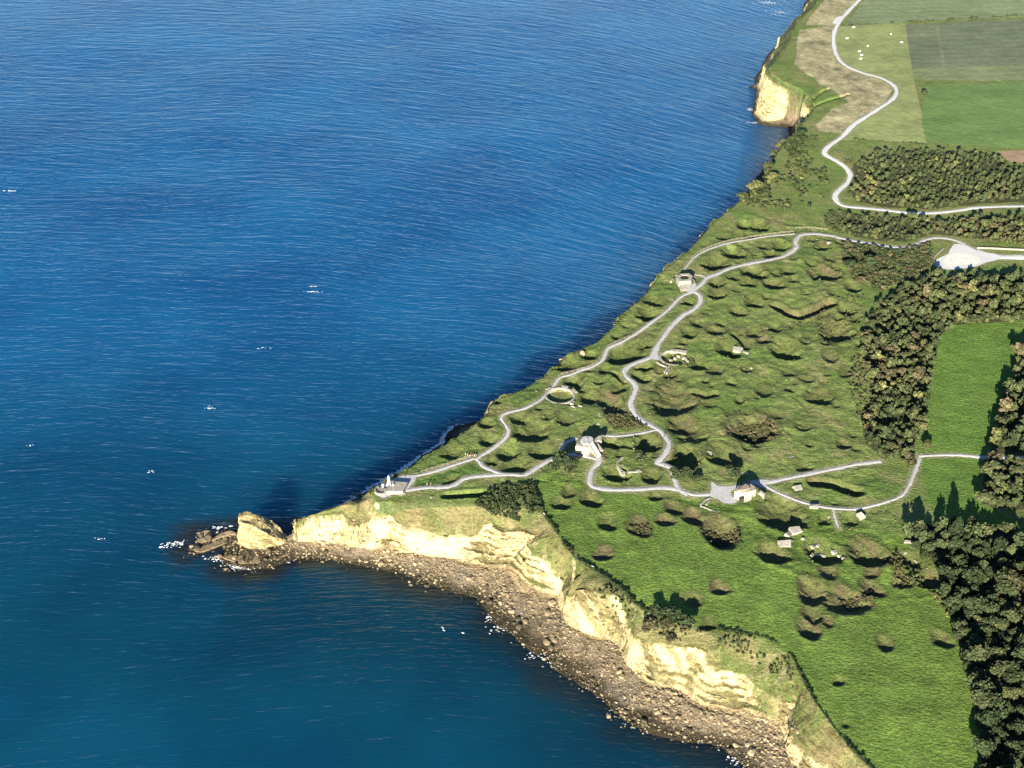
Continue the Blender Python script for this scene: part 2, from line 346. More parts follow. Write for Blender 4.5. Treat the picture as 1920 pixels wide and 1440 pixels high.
def low(x, y):
    """lie of the land without craters; also how far down the coastal slope a point is"""
    n1 = fbm(x, y, 14, 4, 11)
    n2 = fbm(x, y, 5, 3, 21)
    wx, wy = x + 2.6 * n1 + 0.8 * n2, y + 2.6 * fbm(x, y, 14, 4, 31) + 0.8 * fbm(x, y, 5, 3, 41)
    z = np.full(x.shape, -6.0)
    zone = np.zeros(x.shape, int)
    iF, iC, iB, iW = inside(F, x, y), inside(C, wx, wy), inside(B, wx * .5 + x * .5, wy * .5 + y * .5), inside(Wl, wx, wy)
    zone[iW] = 1
    zone[iB] = 2
    zone[iC | iF] = 3
    zone[iF] = 4
    m = zone == 4
    z[m] = plane(y[m]) + undul(x[m], y[m])
    m = zone == 3
    if m.any():
        dF, zF = dist_poly(F, x[m], y[m])
        dC, zC = dist_poly(C, wx[m], wy[m])
        t = dF / (dF + dC + 1e-6)
        f = t ** 1.25
        z[m] = (zF + undul(x[m], y[m])) * (1 - f) + zC * f + 1.1 * n1[m] * 4 * t * (1 - t)
    m = zone == 2
    if m.any():
        dC, zC = dist_poly(C, wx[m], wy[m])
        dB, zB = dist_poly(B, wx[m] * .5 + x[m] * .5, wy[m] * .5 + y[m] * .5)
        t = dC / (dC + dB + 1e-6)
        bast = sm(-.25, .35, fbm(x[m], y[m], 34, 2, 81))         # bold bastions and slumped stretches in turn
        f1 = np.clip(t * 1.25 - .02, 0, 1)
        f1 = np.where(f1 < .5, 0.5 * (2 * f1) ** .75, 1 - 0.5 * (2 * (1 - f1)) ** 1.25)
        f2 = np.where(t < .40, .62 * (t / .40) ** .9, .62 + .38 * ((t - .40) / .60) ** .95)
        f = f1 * bast + f2 * (1 - bast)
        zz = zC * (1 - f) + zB * f
        st = 2.2                                                    # strata ledges
        kn_ = .9 * fbm(x[m], y[m], 19, 3, 91) + .3 * n2[m]
        k = zz / st + kn_
        led = (np.floor(k) + sm(.25, .95, k - np.floor(k)) - kn_) * st
        z[m] = zz * .55 + led * .45
    m = zone == 1
    if m.any():
        dB, zB = dist_poly(B, wx[m] * .5 + x[m] * .5, wy[m] * .5 + y[m] * .5)
        dW, _ = dist_poly(Wl, wx[m], wy[m])
        t = dB / (dB + dW + 1e-6)
        z[m] = zB * (1 - t) ** 1.2 + 0.15 + 0.5 * np.abs(n2[m]) * (1 - t) + 0.25 * fbm(x[m], y[m], 2.2, 2, 3)
    m = zone == 0
    if m.any():
        dW, _ = dist_poly(Wl, wx[m], wy[m])
        z[m] = -0.25 * np.minimum(dW, 24) + 0.2
    return z, zone


def detail(x, y):
    """craters, trenches and rough ground; returns height and how dry and darkened the grass is"""
    z = np.zeros(x.shape)
    dry = np.zeros(x.shape)
    wob = fbm(x, y, 5, 3, 51)
    wob2 = fbm(x, y, 1.8, 2, 57)
    for cx, cy, r, D, dr, ph in crat:
        m = (np.abs(x - cx) < 1.9 * r) & (np.abs(y - cy) < 2.5 * r)
        if not m.any():
            continue
        dx, dy = x[m] - cx, y[m] - cy
        a = np.arctan2(dy, dx)
        dy = np.where(dy > 0, dy / 1.42, dy)                 # far wall shaped flatter to dim its sunlit face; near wall steep for shadow
        d = np.clip(np.hypot(dx, dy) / r * (1 + .10 * np.sin(2 * a + ph) + .06 * np.sin(3 * a + 2 * ph)) + .13 * wob[m] + .10 * wob2[m], 0, 9)
        bowl = np.where(d < 1, -D * np.where(dy < 0, np.clip(1 - d ** 3.4, 0, 1), np.clip(1 - d ** 1.9, 0, 1) ** 1.35), 0)
        z[m] = np.minimum(z[m], bowl) + .08 * D * np.exp(-((d - 1.12) / .22) ** 2)
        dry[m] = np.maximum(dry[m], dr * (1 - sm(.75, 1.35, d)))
    for pts, hw, D, dr in TR:
        pl = W2(pts)
        q = np.array(pl)
        lo, hi = q.min(0) - 9, q.max(0) + 9
        m = (x > lo[0]) & (x < hi[0]) & (y > lo[1]) & (y < hi[1])
        if not m.any():
            continue
        d = np.clip(dist_poly(pl, x[m], y[m], False)[0] / hw + .15 * wob[m], 0, 9)
        z[m] = np.minimum(z[m], np.where(d < 1, -1.35 * D * np.clip(1 - d ** 3.2, 0, 1), 0)) + .12 * D * np.exp(-((d - 1.15) / .25) ** 2)
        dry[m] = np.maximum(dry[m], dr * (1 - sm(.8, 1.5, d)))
    return z, dry


def rough(x, y, inC):
    r = (.10 + .14 * inC) * fbm(x, y, 2.4, 2, 61)
    return r + inC * (.85 * fbm(x, y, 14, 3, 71) + .6 * (np.abs(fbm(x, y, 7, 3, 77)) - .25))


FLAT = []        # (x, y, radius, depth): level floors of gun pits


def ground(x, y, full=False):
    x, y = np.asarray(x, float), np.asarray(y, float)
    z, zone = low(x, y)
    det, dry = detail(x, y)
    pm, pd = path_mask(x, y)
    inC = np.where(inside(A_CRATERS, x, y), 1.0, .15)
    on = (zone >= 3)
    z = z + on * (det + rough(x, y, inC)) * (1 - pm)
    for cx, cy, r, D in FLAT:
        d = np.hypot(x - cx, y - cy)
        zc = plane(cy) + undul(np.array(cx), np.array(cy))
        z = np.where(d < r, zc - D, z)
        m = (d >= r) & (d < r + 4)
        z = np.where(m, np.minimum(np.maximum(z, zc - .3), zc + .4), z)
    if full:
        return z, zone, dry, pm, pd
    return z


def gz(x, y):
    return float(ground(np.array([x]), np.array([y]))[0])


def lowz(x, y):
    return float(low(np.array([x]), np.array([y]))[0][0])


gp = [U(1050, 742), U(1263, 672)]
FLAT += [(gp[0][0], gp[0][1], 6.6, 1.5), (gp[1][0], gp[1][1], 6.4, 1.4)]

# ------------------------------------------------------------------ materials
MATS = {}


def newmat(name):
    m = bpy.data.materials.new(name)
    m.use_nodes = True
    nt = m.node_tree
    b = nt.nodes['Principled BSDF']
    MATS[name] = m
    return m, nt, b


def nd(nt, t, **kw):
    n = nt.nodes.new(t)
    for k, v in kw.items():
        if k in n.inputs.keys():
            n.inputs[k].default_value = v
        else:
            setattr(n, k, v)
    return n


def noise_node(nt, vec, scale, detail=3, rough=.6, dist=0):
    n = nd(nt, 'ShaderNodeTexNoise', Scale=scale, Detail=detail, Roughness=rough, Distortion=dist)
    nt.links.new(vec, n.inputs['Vector'])
    return n


def ramp(nt, fac, stops):
    r = nt.nodes.new('ShaderNodeValToRGB')
    e = r.color_ramp.elements
    while len(e) < len(stops):
        e.new(0.5)
    for k, (p, c) in enumerate(stops):
        e[k].position = p
        e[k].color = c if len(c) == 4 else (*c, 1)
    nt.links.new(fac, r.inputs['Fac'])
    return r


def mul(nt, a, b, fac=1.0, mode='MULTIPLY'):
    m = nt.nodes.new('ShaderNodeMix')
    m.data_type, m.blend_type = 'RGBA', mode
    m.inputs[0].default_value = fac
    nt.links.new(a, m.inputs[6])
    if hasattr(b, 'links'):
        nt.links.new(b, m.inputs[7])
    else:
        m.inputs[7].default_value = b
    return m.outputs[2]


def attr_mat(name, lo, hi, s1, s2, bump_s, bump_d, aniso=None, rough=.92):
    """colour from the ground cover, broken up by two grains of noise, with fine relief"""
    m, nt, b = newmat(name)
    at = nd(nt, 'ShaderNodeAttribute', attribute_name='albedo')
    geo = nt.nodes.new('ShaderNodeNewGeometry')
    vec = geo.outputs['Position']
    if aniso:
        mp = nt.nodes.new('ShaderNodeMapping')
        mp.inputs['Rotation'].default_value = (0, 0, aniso[0])
        mp.inputs['Scale'].default_value = (aniso[1], 1, 1)
        nt.links.new(vec, mp.inputs['Vector'])
        vec = mp.outputs['Vector']
    n1 = noise_node(nt, vec, s1, 4, .65)
    n2 = noise_node(nt, vec, s2, 3, .6)
    r1 = ramp(nt, n1.outputs['Fac'], [(.28, (lo, lo, lo)), (.72, (hi, hi, hi))])
    r2 = ramp(nt, n2.outputs['Fac'], [(.3, (.82, .84, .8)), (.7, (1.18, 1.14, 1.12))])
    c = mul(nt, mul(nt, at.outputs['Color'], r1.outputs['Color']), r2.outputs['Color'])
    nt.links.new(c, b.inputs['Base Color'])
    b.inputs['Roughness'].default_value = rough
    b.inputs['Specular IOR Level'].default_value = .15
    bn = noise_node(nt, vec, bump_s, 3, .6)
    bp = nd(nt, 'ShaderNodeBump', Strength=1.0, Distance=bump_d)
    nt.links.new(bn.outputs['Fac'], bp.inputs['Height'])
    nt.links.new(bp.outputs['Normal'], b.inputs['Normal'])
    return m


M_GROUND = attr_mat('grass_ground', .42, 1.62, 1.5, .12, 1.0, .50, (.35, .68))
M_FIELD = attr_mat('field_ground', .82, 1.18, .5, .05, 1.0, .10, (.1, .5))
M_CLIFF = attr_mat('limestone', .60, 1.3, .7, .15, 1.5, .35)


def strata(m):
    nt = m.node_tree
    b = nt.nodes['Principled BSDF']
    col = b.inputs['Base Color'].links[0].from_socket
    nrm = b.inputs['Normal'].links[0].from_socket
    geo = nt.nodes.new('ShaderNodeNewGeometry')
    mp = nt.nodes.new('ShaderNodeMapping')
    mp.inputs['Scale'].default_value = (.10, .10, 1.0)
    nt.links.new(geo.outputs['Position'], mp.inputs['Vector'])
    bands = noise_node(nt, mp.outputs['Vector'], 1.1, 4, .75)
    rb = ramp(nt, bands.outputs['Fac'], [(.36, (.50, .42, .34)), (.50, (1, 1, 1)), (.68, (1.12, 1.1, 1.05))])
    vo = nd(nt, 'ShaderNodeTexVoronoi', Scale=.42)
    vo.feature = 'DISTANCE_TO_EDGE'
    wp = noise_node(nt, geo.outputs['Position'], .8, 3, .6)
    ad = nt.nodes.new('ShaderNodeVectorMath')
    ad.operation = 'MULTIPLY_ADD'
    nt.links.new(wp.outputs['Color'], ad.inputs[0])
    ad.inputs[1].default_value = (3.4, 3.4, 2.2)
    nt.links.new(geo.outputs['Position'], ad.inputs[2])
    nt.links.new(ad.outputs[0], vo.inputs['Vector'])
    rc = ramp(nt, vo.outputs['Distance'], [(.0, (.40, .31, .22)), (.06, (1, 1, 1))])
    sp_ = nt.nodes.new('ShaderNodeSeparateColor')
    nt.links.new(col, sp_.inputs[0])
    mk = nd(nt, 'ShaderNodeMapRange')                        # cracks show in bare rock only
    mk.inputs['From Min'].default_value, mk.inputs['From Max'].default_value = .17, .30
    mk.inputs['To Max'].default_value = .8
    nt.links.new(sp_.outputs[0], mk.inputs['Value'])
    c0 = mul(nt, col, rb.outputs['Color'], .85)
    mx = nt.nodes.new('ShaderNodeMix')
    mx.data_type, mx.blend_type = 'RGBA', 'MULTIPLY'
    nt.links.new(mk.outputs['Result'], mx.inputs[0])
    nt.links.new(c0, mx.inputs[6])
    nt.links.new(rc.outputs['Color'], mx.inputs[7])
    c = mx.outputs[2]
    nt.links.new(c, b.inputs['Base Color'])
    ht = nd(nt, 'ShaderNodeMath', operation='ADD')
    nt.links.new(bands.outputs['Fac'], ht.inputs[0])
    nt.links.new(mk.outputs['Result'], ht.inputs[1])
    bp = nd(nt, 'ShaderNodeBump', Strength=.9, Distance=.7)
    nt.links.new(ht.outputs[0], bp.inputs['Height'])
    nt.links.new(nrm, bp.inputs['Normal'])
    nt.links.new(bp.outputs['Normal'], b.inputs['Normal'])


strata(M_CLIFF)
M_SHORE = attr_mat('shore_rock', .35, 1.5, 1.0, .25, 1.1, .5)


def plain_mat(name, col, rough=.85, var=.2, scale=1.0, bump=.05, spec=.3):
    m, nt, b = newmat(name)
    geo = nt.nodes.new('ShaderNodeNewGeometry')
    n = noise_node(nt, geo.outputs['Position'], scale, 5, .65)
    r = ramp(nt, n.outputs['Fac'], [(.3, tuple(c * (1 - var) for c in col)), (.7, tuple(min(1, c * (1 + var)) for c in col))])
    nt.links.new(r.outputs['Color'], b.inputs['Base Color'])
    b.inputs['Roughness'].default_value = rough
    b.inputs['Specular IOR Level'].default_value = spec
    if bump:
        bp = nd(nt, 'ShaderNodeBump', Strength=.8, Distance=bump)
        nt.links.new(n.outputs['Fac'], bp.inputs['Height'])
        nt.links.new(bp.outputs['Normal'], b.inputs['Normal'])
    return m


plain_mat('gravel', (.36, .35, .33), .95, .22, .8, .04)
plain_mat('road', (.46, .455, .43), .95, .12, .5, .03)
plain_mat('sand', (.55, .52, .44), .95, .15, .4, .03)
plain_mat('concrete', (.21, .188, .15), .9, .45, .9, .10)
plain_mat('concrete_pale', (.265, .238, .19), .9, .42, .9, .10)
plain_mat('old_stone', (.36, .29, .21), .95, .35, .9, .15)
plain_mat('roof_earth', (.25, .19, .12), .95, .30, 1.3, .15)
plain_mat('granite', (.62, .60, .55), .7, .12, 2, .02)
plain_mat('painted_shade', (.03, .025, .02), .95, .2, 1, 0)  # near-black colour painted in for the shade of openings and roof well
plain_mat('limestone_block', (.27, .215, .125), .95, .35, .7, .25)
plain_mat('rubble', (.185, .140, .080), .95, .5, .5, .15)
plain_mat('weed_rock', (.065, .052, .028), .8, .5, .5, .15)
plain_mat('foam', (.80, .82, .82), .8, .1, 2, .03)
plain_mat('bark', (.10, .075, .05), .95, .3, 4, .05)
plain_mat('cow_hide', (.78, .74, .66), .8, .06, 2, 0)
plain_mat('gull_feathers', (.80, .80, .79), .7, .05, 4, 0)
plain_mat('post_wood', (.26, .22, .16), .9, .2, 3, 0)
plain_mat('skin', (.45, .28, .20), .6, .05, 8, 0)
for nm, c in (('cloth_white', (.70, .69, .66)), ('cloth_navy', (.03, .04, .09)), ('cloth_red', (.35, .05, .04)), ('cloth_black', (.02, .02, .022)), ('cloth_khaki', (.30, .26, .17))):
    plain_mat(nm, c, .9, .12, 6, 0)


def foliage_mat(name):
    m, nt, b = newmat(name)
    at = nd(nt, 'ShaderNodeAttribute', attribute_name='albedo')
    oi = nt.nodes.new('ShaderNodeObjectInfo')
    hv = nd(nt, 'ShaderNodeHueSaturation')
    mr = nd(nt, 'ShaderNodeMapRange')
    mr.inputs['To Min'].default_value, mr.inputs['To Max'].default_value = .75, 1.3
    nt.links.new(oi.outputs['Random'], mr.inputs['Value'])
    nt.links.new(mr.outputs['Result'], hv.inputs['Value'])
    mr2 = nd(nt, 'ShaderNodeMapRange')
    mr2.inputs['To Min'].default_value, mr2.inputs['To Max'].default_value = .515, .485
    nt.links.new(oi.outputs['Random'], mr2.inputs['Value'])
    nt.links.new(mr2.outputs['Result'], hv.inputs['Hue'])
    nt.links.new(at.outputs['Color'], hv.inputs['Color'])
    nt.links.new(hv.outputs['Color'], b.inputs['Base Color'])
    b.inputs['Roughness'].default_value = .8
    b.inputs['Specular IOR Level'].default_value = .2
    return m


M_LEAF = foliage_mat('foliage')


def water_mat():
    m, nt, b = newmat('sea_water')
    geo = nt.nodes.new('ShaderNodeNewGeometry')
    at = nd(nt, 'ShaderNodeAttribute', attribute_name='albedo')
    big = noise_node(nt, geo.outputs['Position'], .010, 3, .55)
    rb = ramp(nt, big.outputs['Fac'], [(.35, (.68, .78, .85)), (.65, (1.2, 1.16, 1.1))])
    c = mul(nt, at.outputs['Color'], rb.outputs['Color'])
    nt.links.new(c, b.inputs['Base Color'])
    b.inputs['Roughness'].default_value = .10
    b.inputs['IOR'].default_value = 1.33
    b.inputs['Specular IOR Level'].default_value = .42
    b.inputs['Specular Tint'].default_value = (.45, .76, 1.0, 1)
    b.subsurface_method = 'BURLEY'
    b.inputs['Subsurface Weight'].default_value = 1.0
    b.inputs['Subsurface Radius'].default_value = (.4, .9, 1.2)
    b.inputs['Subsurface Scale'].default_value = 55.0
    # waves: crest lines bend with the coast
    wp = noise_node(nt, geo.outputs['Position'], .006, 1, .5)
    add = nt.nodes.new('ShaderNodeVectorMath')
    add.operation = 'MULTIPLY_ADD'
    sub = nt.nodes.new('ShaderNodeVectorMath')
    sub.operation = 'SUBTRACT'
    nt.links.new(wp.outputs['Color'], sub.inputs[0])
    sub.inputs[1].default_value = (.5, .5, .5)
    nt.links.new(sub.outputs[0], add.inputs[0])
    add.inputs[1].default_value = (40, 40, 0)
    nt.links.new(geo.outputs['Position'], add.inputs[2])
    sx_n = nt.nodes.new('ShaderNodeSeparateXYZ')
    nt.links.new(add.outputs[0], sx_n.inputs[0])

    def mth(op, a, b=None, clamp=False):
        n_ = nd(nt, 'ShaderNodeMath', operation=op)
        n_.use_clamp = clamp
        for k_, v_ in enumerate((a, b)):
            if v_ is None:
                continue
            if hasattr(v_, 'links'):
                nt.links.new(v_, n_.inputs[k_])
            else:
                n_.inputs[k_].default_value = v_
        return n_.outputs[0]
    xs_ = mth('MAXIMUM', mth('ADD', sx_n.outputs[0], 220.0), 0.0)
    yf_ = mth('DIVIDE', mth('SUBTRACT', sx_n.outputs[1], 430.0), 330.0, True)
    bend = mth('MULTIPLY', mth('MULTIPLY', mth('MULTIPLY', xs_, xs_), .0011), yf_)
    cmb = nt.nodes.new('ShaderNodeCombineXYZ')
    nt.links.new(sx_n.outputs[0], cmb.inputs[0])
    nt.links.new(mth('ADD', sx_n.outputs[1], bend), cmb.inputs[1])
    h = None
    for ang, sx, sc, w, dt in ((-.06, .20, .17, 1.0, 2), (.10, .24, .42, .55, 2), (-.22, .28, .85, .32, 2)):
        mp = nt.nodes.new('ShaderNodeMapping')
        mp.inputs['Rotation'].default_value = (0, 0, -ang)
        mp.inputs['Scale'].default_value = (sx, 1, 1)
        nt.links.new(cmb.outputs[0], mp.inputs['Vector'])
        n = noise_node(nt, mp.outputs['Vector'], sc, dt, .55)
        k = nd(nt, 'ShaderNodeMath', operation='MULTIPLY')
        k.inputs[1].default_value = w
        nt.links.new(n.outputs['Fac'], k.inputs[0])
        if h is None:
            h = k.outputs[0]
        else:
            s = nd(nt, 'ShaderNodeMath', operation='ADD')
            nt.links.new(h, s.inputs[0])
            nt.links.new(k.outputs[0], s.inputs[1])
            h = s.outputs[0]
    bp = nd(nt, 'ShaderNodeBump', Strength=1.0, Distance=.85)
    nt.links.new(h, bp.inputs['Height'])
    nt.links.new(bp.outputs['Normal'], b.inputs['Normal'])
    return m


M_SEA = water_mat()

# ------------------------------------------------------------------ mesh helpers
def mesh_np(name, V, Fc, mat, col=None, smooth=True):
    me = bpy.data.meshes.new(name)
    V = np.asarray(V, np.float32)
    Fc = np.asarray(Fc, np.int32)
    k = Fc.shape[1]
    me.vertices.add(len(V))
    me.vertices.foreach_set('co', V.ravel())
    me.loops.add(Fc.size)
    me.loops.foreach_set('vertex_index', Fc.ravel())
    me.polygons.add(len(Fc))
    me.polygons.foreach_set('loop_start', np.arange(0, Fc.size, k, dtype=np.int32))
    me.polygons.foreach_set('loop_total', np.full(len(Fc), k, np.int32))
    me.polygons.foreach_set('use_smooth', np.full(len(Fc), smooth, bool))
    me.update(calc_edges=True)
    if col is not None:
        ca = me.color_attributes.new('albedo', 'FLOAT_COLOR', 'POINT')
        c4 = np.ones((len(V), 4), np.float32)
        c4[:, :3] = col
        ca.data.foreach_set('color', c4.ravel())
    me.materials.append(mat)
    return me


def link(name, me, parent=None, loc=(0, 0, 0), rz=0.0, **props):
    o = bpy.data.objects.new(name, me)
    COL.objects.link(o)
    o.location = loc
    o.rotation_euler = (0, 0, rz)
    if parent:
        o.parent = parent
    for k, v in props.items():
        o[k] = v
    return o


def bm_obj(name, bm, mat, parent=None, smooth=False, **props):
    me = bpy.data.meshes.new(name)
    bmesh.ops.recalc_face_normals(bm, faces=bm.faces[:])
    bm.to_mesh(me)
    bm.free()
    if smooth:
        for p in me.polygons:
            p.use_smooth = True
    me.materials.append(MATS[mat])
    return link(name, me, parent, **props)


# ------------------------------------------------------------------ the ground
def axis(lo, a, b, hi, fine):
    mid = [a]
    while mid[-1] < b:
        mid.append(mid[-1] + fine(mid[-1]))
    left, st = [a], fine(a)
    while left[-1] > lo:
        st *= 1.25
        left.append(left[-1] - st)
    right, st = [mid[-1]], fine(b)
    while right[-1] < hi:
        st *= 1.25
        right.append(right[-1] + st)
    return np.array(left[:0:-1] + mid + right[1:])


GX = axis(-190, -160, 455, 4500, lambda v: .72)
GY = axis(70, 300, 1190, 4000, lambda v: .62 + max(0, v - 500) * .0011)
XX, YY = np.meshgrid(GX, GY, indexing='xy')
shp = XX.shape
xf, yf = XX.ravel(), YY.ravel()
# only land (and a metre of sea bed) is kept
near = inside([(p[0], p[1]) for p in Wl], xf, yf)
dW = np.full(xf.shape, 0.0)
mo = ~near
dd, _ = dist_poly(Wl, xf[mo], yf[mo])
dW[mo] = dd
keepv = dW < 9
# beyond the frame's sides the land goes on but coarse: skip fine cells there
frus = (np.abs(xf) < (yf * .84 + 216) * .364 + 80) | (xf > 455) | (yf > 1190) | (yf < 300)
idx = np.where(keepv)[0]
Z = np.full(xf.shape, -8.0)
ZONE = np.zeros(xf.shape, int)
DRY, PM, PD = np.zeros(xf.shape), np.zeros(xf.shape), np.full(xf.shape, 99.0)
Z[idx], ZONE[idx], DRY[idx], PM[idx], PD[idx] = ground(xf[idx], yf[idx], True)
Zg = Z.reshape(shp)
gy_, gx_ = np.gradient(np.where(Zg < -7, -6, Zg), GY, GX)
SL = np.hypot(gx_, gy_).ravel()


def mixc(c, m, col):
    m = np.clip(m, 0, 1)[:, None]
    return c * (1 - m) + np.array(col)[None, :] * m


def cover(x, y, z, zone, sl, dry, pd=None):
    """colour of the ground cover at each point"""
    ax, ay = x + .75 * z, y - .95 * z                       # so that patches do not stretch down steep faces
    n1, n2, n3 = fbm(ax, ay, 30, 4, 101), fbm(ax, ay, 9, 4, 111), fbm(ax, ay, 3, 3, 121)
    c = np.zeros((len(x), 3))
    c[:] = (.108, .142, .038)
    c = mixc(c, sm(-.1, .5, n1 + .5 * n2), (.125, .142, .046))
    c = mixc(c, sm(.05, .5, n2 + .6 * n3) * .65, (.170, .155, .066))
    c = mixc(c, sm(.1, .5, fbm(x, y, 5, 3, 171)) * .40, (.058, .088, .022))
    c = mixc(c, sm(.15, .5, fbm(x, y, 22, 3, 131)) * .7, (.078, .130, .027))
    e = 1.6 * n2 + .8 * n3

    def area(poly, col, var, soft=0.0):
        nonlocal c
        m = inside(poly, x + e * soft, y + e * soft)
        v = 1 + var * (n2 + .7 * n3)
        cc = np.array(col)[None, :] * v[:, None]
        c[m] = cc[m]
    area(A_MEADOW, (.090, .140, .026), .25, 1.5)
    area(A_STRIP, (.080, .138, .025), .12, 1)
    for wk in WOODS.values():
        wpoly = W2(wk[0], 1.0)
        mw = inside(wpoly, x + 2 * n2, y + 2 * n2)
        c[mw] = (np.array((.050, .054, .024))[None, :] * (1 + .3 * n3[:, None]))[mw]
    area(A_TIPGREEN, (.062, .110, .022), .12, .6)
    area(A_PAST, (.180, .205, .078), .16, .3)
    for a in (A_TAN1, A_TAN2, A_TAN3):
        area(a, (.255, .228, .125), .55, .8)
    area(A_DARK, (.105, .124, .072), .10, .2)
    area(A_TOP, (.145, .178, .090), .12, .2)
    area(A_GREEN[0], (.095, .152, .045), .10, .1)
    area(A_DARKM, (.135, .158, .078), .12, .3)
    ln = dist_poly(W2([(1757, 50), (1764, 85), (1770, 125)]), x, y, False)[0]
    c = mixc(c, sm(1.6, .6, ln) * .5, (.16, .17, .09))
    area(A_BROWN, (.22, .155, .10), .10, .1)
    # stripes left by the tractor in the arable fields
    mt = inside(A_TOP, x, y) | inside(A_DARK, x, y)
    st = .5 + .5 * np.sin((y * .98 - x * .07) * 2 * math.pi / 9 + .6 * n1)
    c[mt] *= (1 + .12 * (st[mt] - .5))[:, None]
    # craters: dry grass and brambles, every interior also darkened to mute its sunlit wall
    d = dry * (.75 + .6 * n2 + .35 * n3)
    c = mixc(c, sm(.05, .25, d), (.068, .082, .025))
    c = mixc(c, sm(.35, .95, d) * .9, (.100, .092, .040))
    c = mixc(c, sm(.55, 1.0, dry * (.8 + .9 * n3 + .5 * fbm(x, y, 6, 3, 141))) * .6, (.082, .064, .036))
    if pd is not None:                                      # trodden verges
        c = mixc(c, sm(1.6, .2, pd + .9 * n3 + .5 * n2) * .7, (.21, .19, .12))
    # slope to the cliff: dry coastal turf
    z3 = zone == 3
    cs = np.zeros_like(c)
    cs[:] = (.150, .138, .056)
    cs = mixc(cs, sm(-.2, .35, n2 + .3 * n1) * .85, (.085, .108, .030))
    cs = mixc(cs, sm(.25, .6, n3 + .4 * n2) * .6, (.26, .215, .115))
    cs = mixc(cs, sm(.15, .55, fbm(x, y, 12, 4, 151)), (.165, .140, .066))
    far_ = (y > 480) & (x > -60)
    cs[far_] = mixc(cs[far_], np.full(far_.sum(), .75), (.060, .085, .030))
    c[z3] = cs[z3]
    # bare limestone where it is steep
    lim = np.zeros_like(c)
    lim[:] = (.40, .338, .18)
    band = .5 + .5 * np.sin(z * 2.6 + 2.0 * n2 + .8 * n3)
    lim = mixc(lim, sm(.55, .95, band) * .45, (.42, .30, .15))
    lim = mixc(lim, sm(.1, .6, n1 + .6 * n3) * .5, (.42, .35, .19))
    lim = mixc(lim, sm(.35, .7, n2 - .5 * n3) * .6, (.20, .135, .065))
    lim = mixc(lim, sm(.3, .6, fbm(ax * 1.5, ay * 1.5, 4, 3, 181)) * .7, (.27, .19, .085))
    bare = sm(.75, 1.35, sl + .45 * n2 + .3 * n3 + .4 * n1) * (zone == 2) + sm(.40, .52, n2 + .55 * n3) * sm(.7, 1.3, sl) * (zone == 3)
    bare = np.where((zone == 2) & (y > 850) & (z > 1.5), np.maximum(bare, .85), bare)
    bare = np.where((zone == 2) & (y < 480) & (fbm(ax, ay, 15, 3, 161) + .45 * n3 > .22 + .6 * sm(45, -20, x)), bare * .12, bare)
    ledge = (zone == 2) & (z > 6)
    c[zone == 2] = (np.array((.135, .118, .050))[None, :] * (1 + .35 * n3[:, None]))[zone == 2]
    c[ledge] = mixc(c[ledge], sm(0, .4, n2[ledge]), (.075, .086, .026))
    lowz_ = (zone == 2) & (z < 5.5)
    c[lowz_] = mixc(c[lowz_], np.full(lowz_.sum(), .85), (.24, .18, .10))
    c[lowz_] = mixc(c[lowz_], sm(.1, .5, n3[lowz_] + .4 * n2[lowz_]) * .7, (.10, .07, .04))
    c = c * (1 - bare[:, None]) + lim * bare[:, None]
    # foreshore
    s = zone <= 1
    sh = np.zeros_like(c)
    sh[:] = (.155, .122, .078)
    sh = mixc(sh, sm(0, .5, n2), (.135, .112, .085))
    sh = mixc(sh, sm(.2, .6, n3 + .4 * n1) * .8, (.07, .05, .03))
    sh = mixc(sh, sm(1.9, .5, z + 1.1 * n2 + .5 * n3), (.038, .031, .017))
    c[s] = sh[s]
    return np.clip(c, .01, .8)


ALB = np.full((len(xf), 3), .05)
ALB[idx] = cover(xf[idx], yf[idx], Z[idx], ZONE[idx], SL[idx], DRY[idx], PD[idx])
ny, nx = shp
q = np.arange(nx * ny).reshape(shp)
quads = np.stack([q[:-1, :-1], q[:-1, 1:], q[1:, 1:], q[1:, :-1]], -1).reshape(-1, 4)
ok = keepv[quads].all(1) & (Z[quads].max(1) > -1.6) & frus[quads].any(1)
quads = quads[ok]
qc = np.stack([xf[quads].mean(1), yf[quads].mean(1)], 1)
lab = np.zeros(len(quads), int)
fields = [(A_TOP, 'field', 'far arable field in pale green stripes'), (A_DARK, 'field', 'grey green arable field'), (A_GREEN[0], 'field', 'bright green field'),
          (A_PAST, 'field', 'pale green pasture'), (A_BROWN, 'field', 'brown ploughed field')]
for k, (poly, _, _) in enumerate(fields):
    lab[inside(poly, qc[:, 0], qc[:, 1])] = k + 1
zq = ZONE[quads].max(1)
lab[(lab == 0) & (zq <= 1)] = 20
VV = np.stack([xf, yf, Z], 1)


def submesh(name, sel, mat, **props):
    f = quads[sel]
    u, inv = np.unique(f, return_inverse=True)
    me = mesh_np(name, VV[u], inv.reshape(f.shape), mat, ALB[u])
    return link(name, me, kind='structure', **props)


# the land goes on, in a coarser sheet, beyond the surveyed part
EX, EY = np.meshgrid(np.arange(90, 480, 5.0), np.arange(280, 1215, 5.0), indexing='xy')
ex, ey = EX.ravel(), EY.ravel()
ez, ezo, edr, _a, epd = ground(ex, ey, True)
eq = np.arange(len(ex)).reshape(EX.shape)
eq = np.stack([eq[:-1, :-1], eq[:-1, 1:], eq[1:, 1:], eq[1:, :-1]], -1).reshape(-1, 4)
eq = eq[(np.abs(ex[eq]) > (ey[eq] * .84 + 216) * .364 + 74).all(1) & (ezo[eq].min(1) >= 3)]
u_, inv_ = np.unique(eq, return_inverse=True)
base_n = len(VV)
VV = np.concatenate([VV, np.stack([ex, ey, ez - .35], 1)[u_]])
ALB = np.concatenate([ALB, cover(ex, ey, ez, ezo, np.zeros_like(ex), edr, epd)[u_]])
quads_all, lab_all = quads, lab
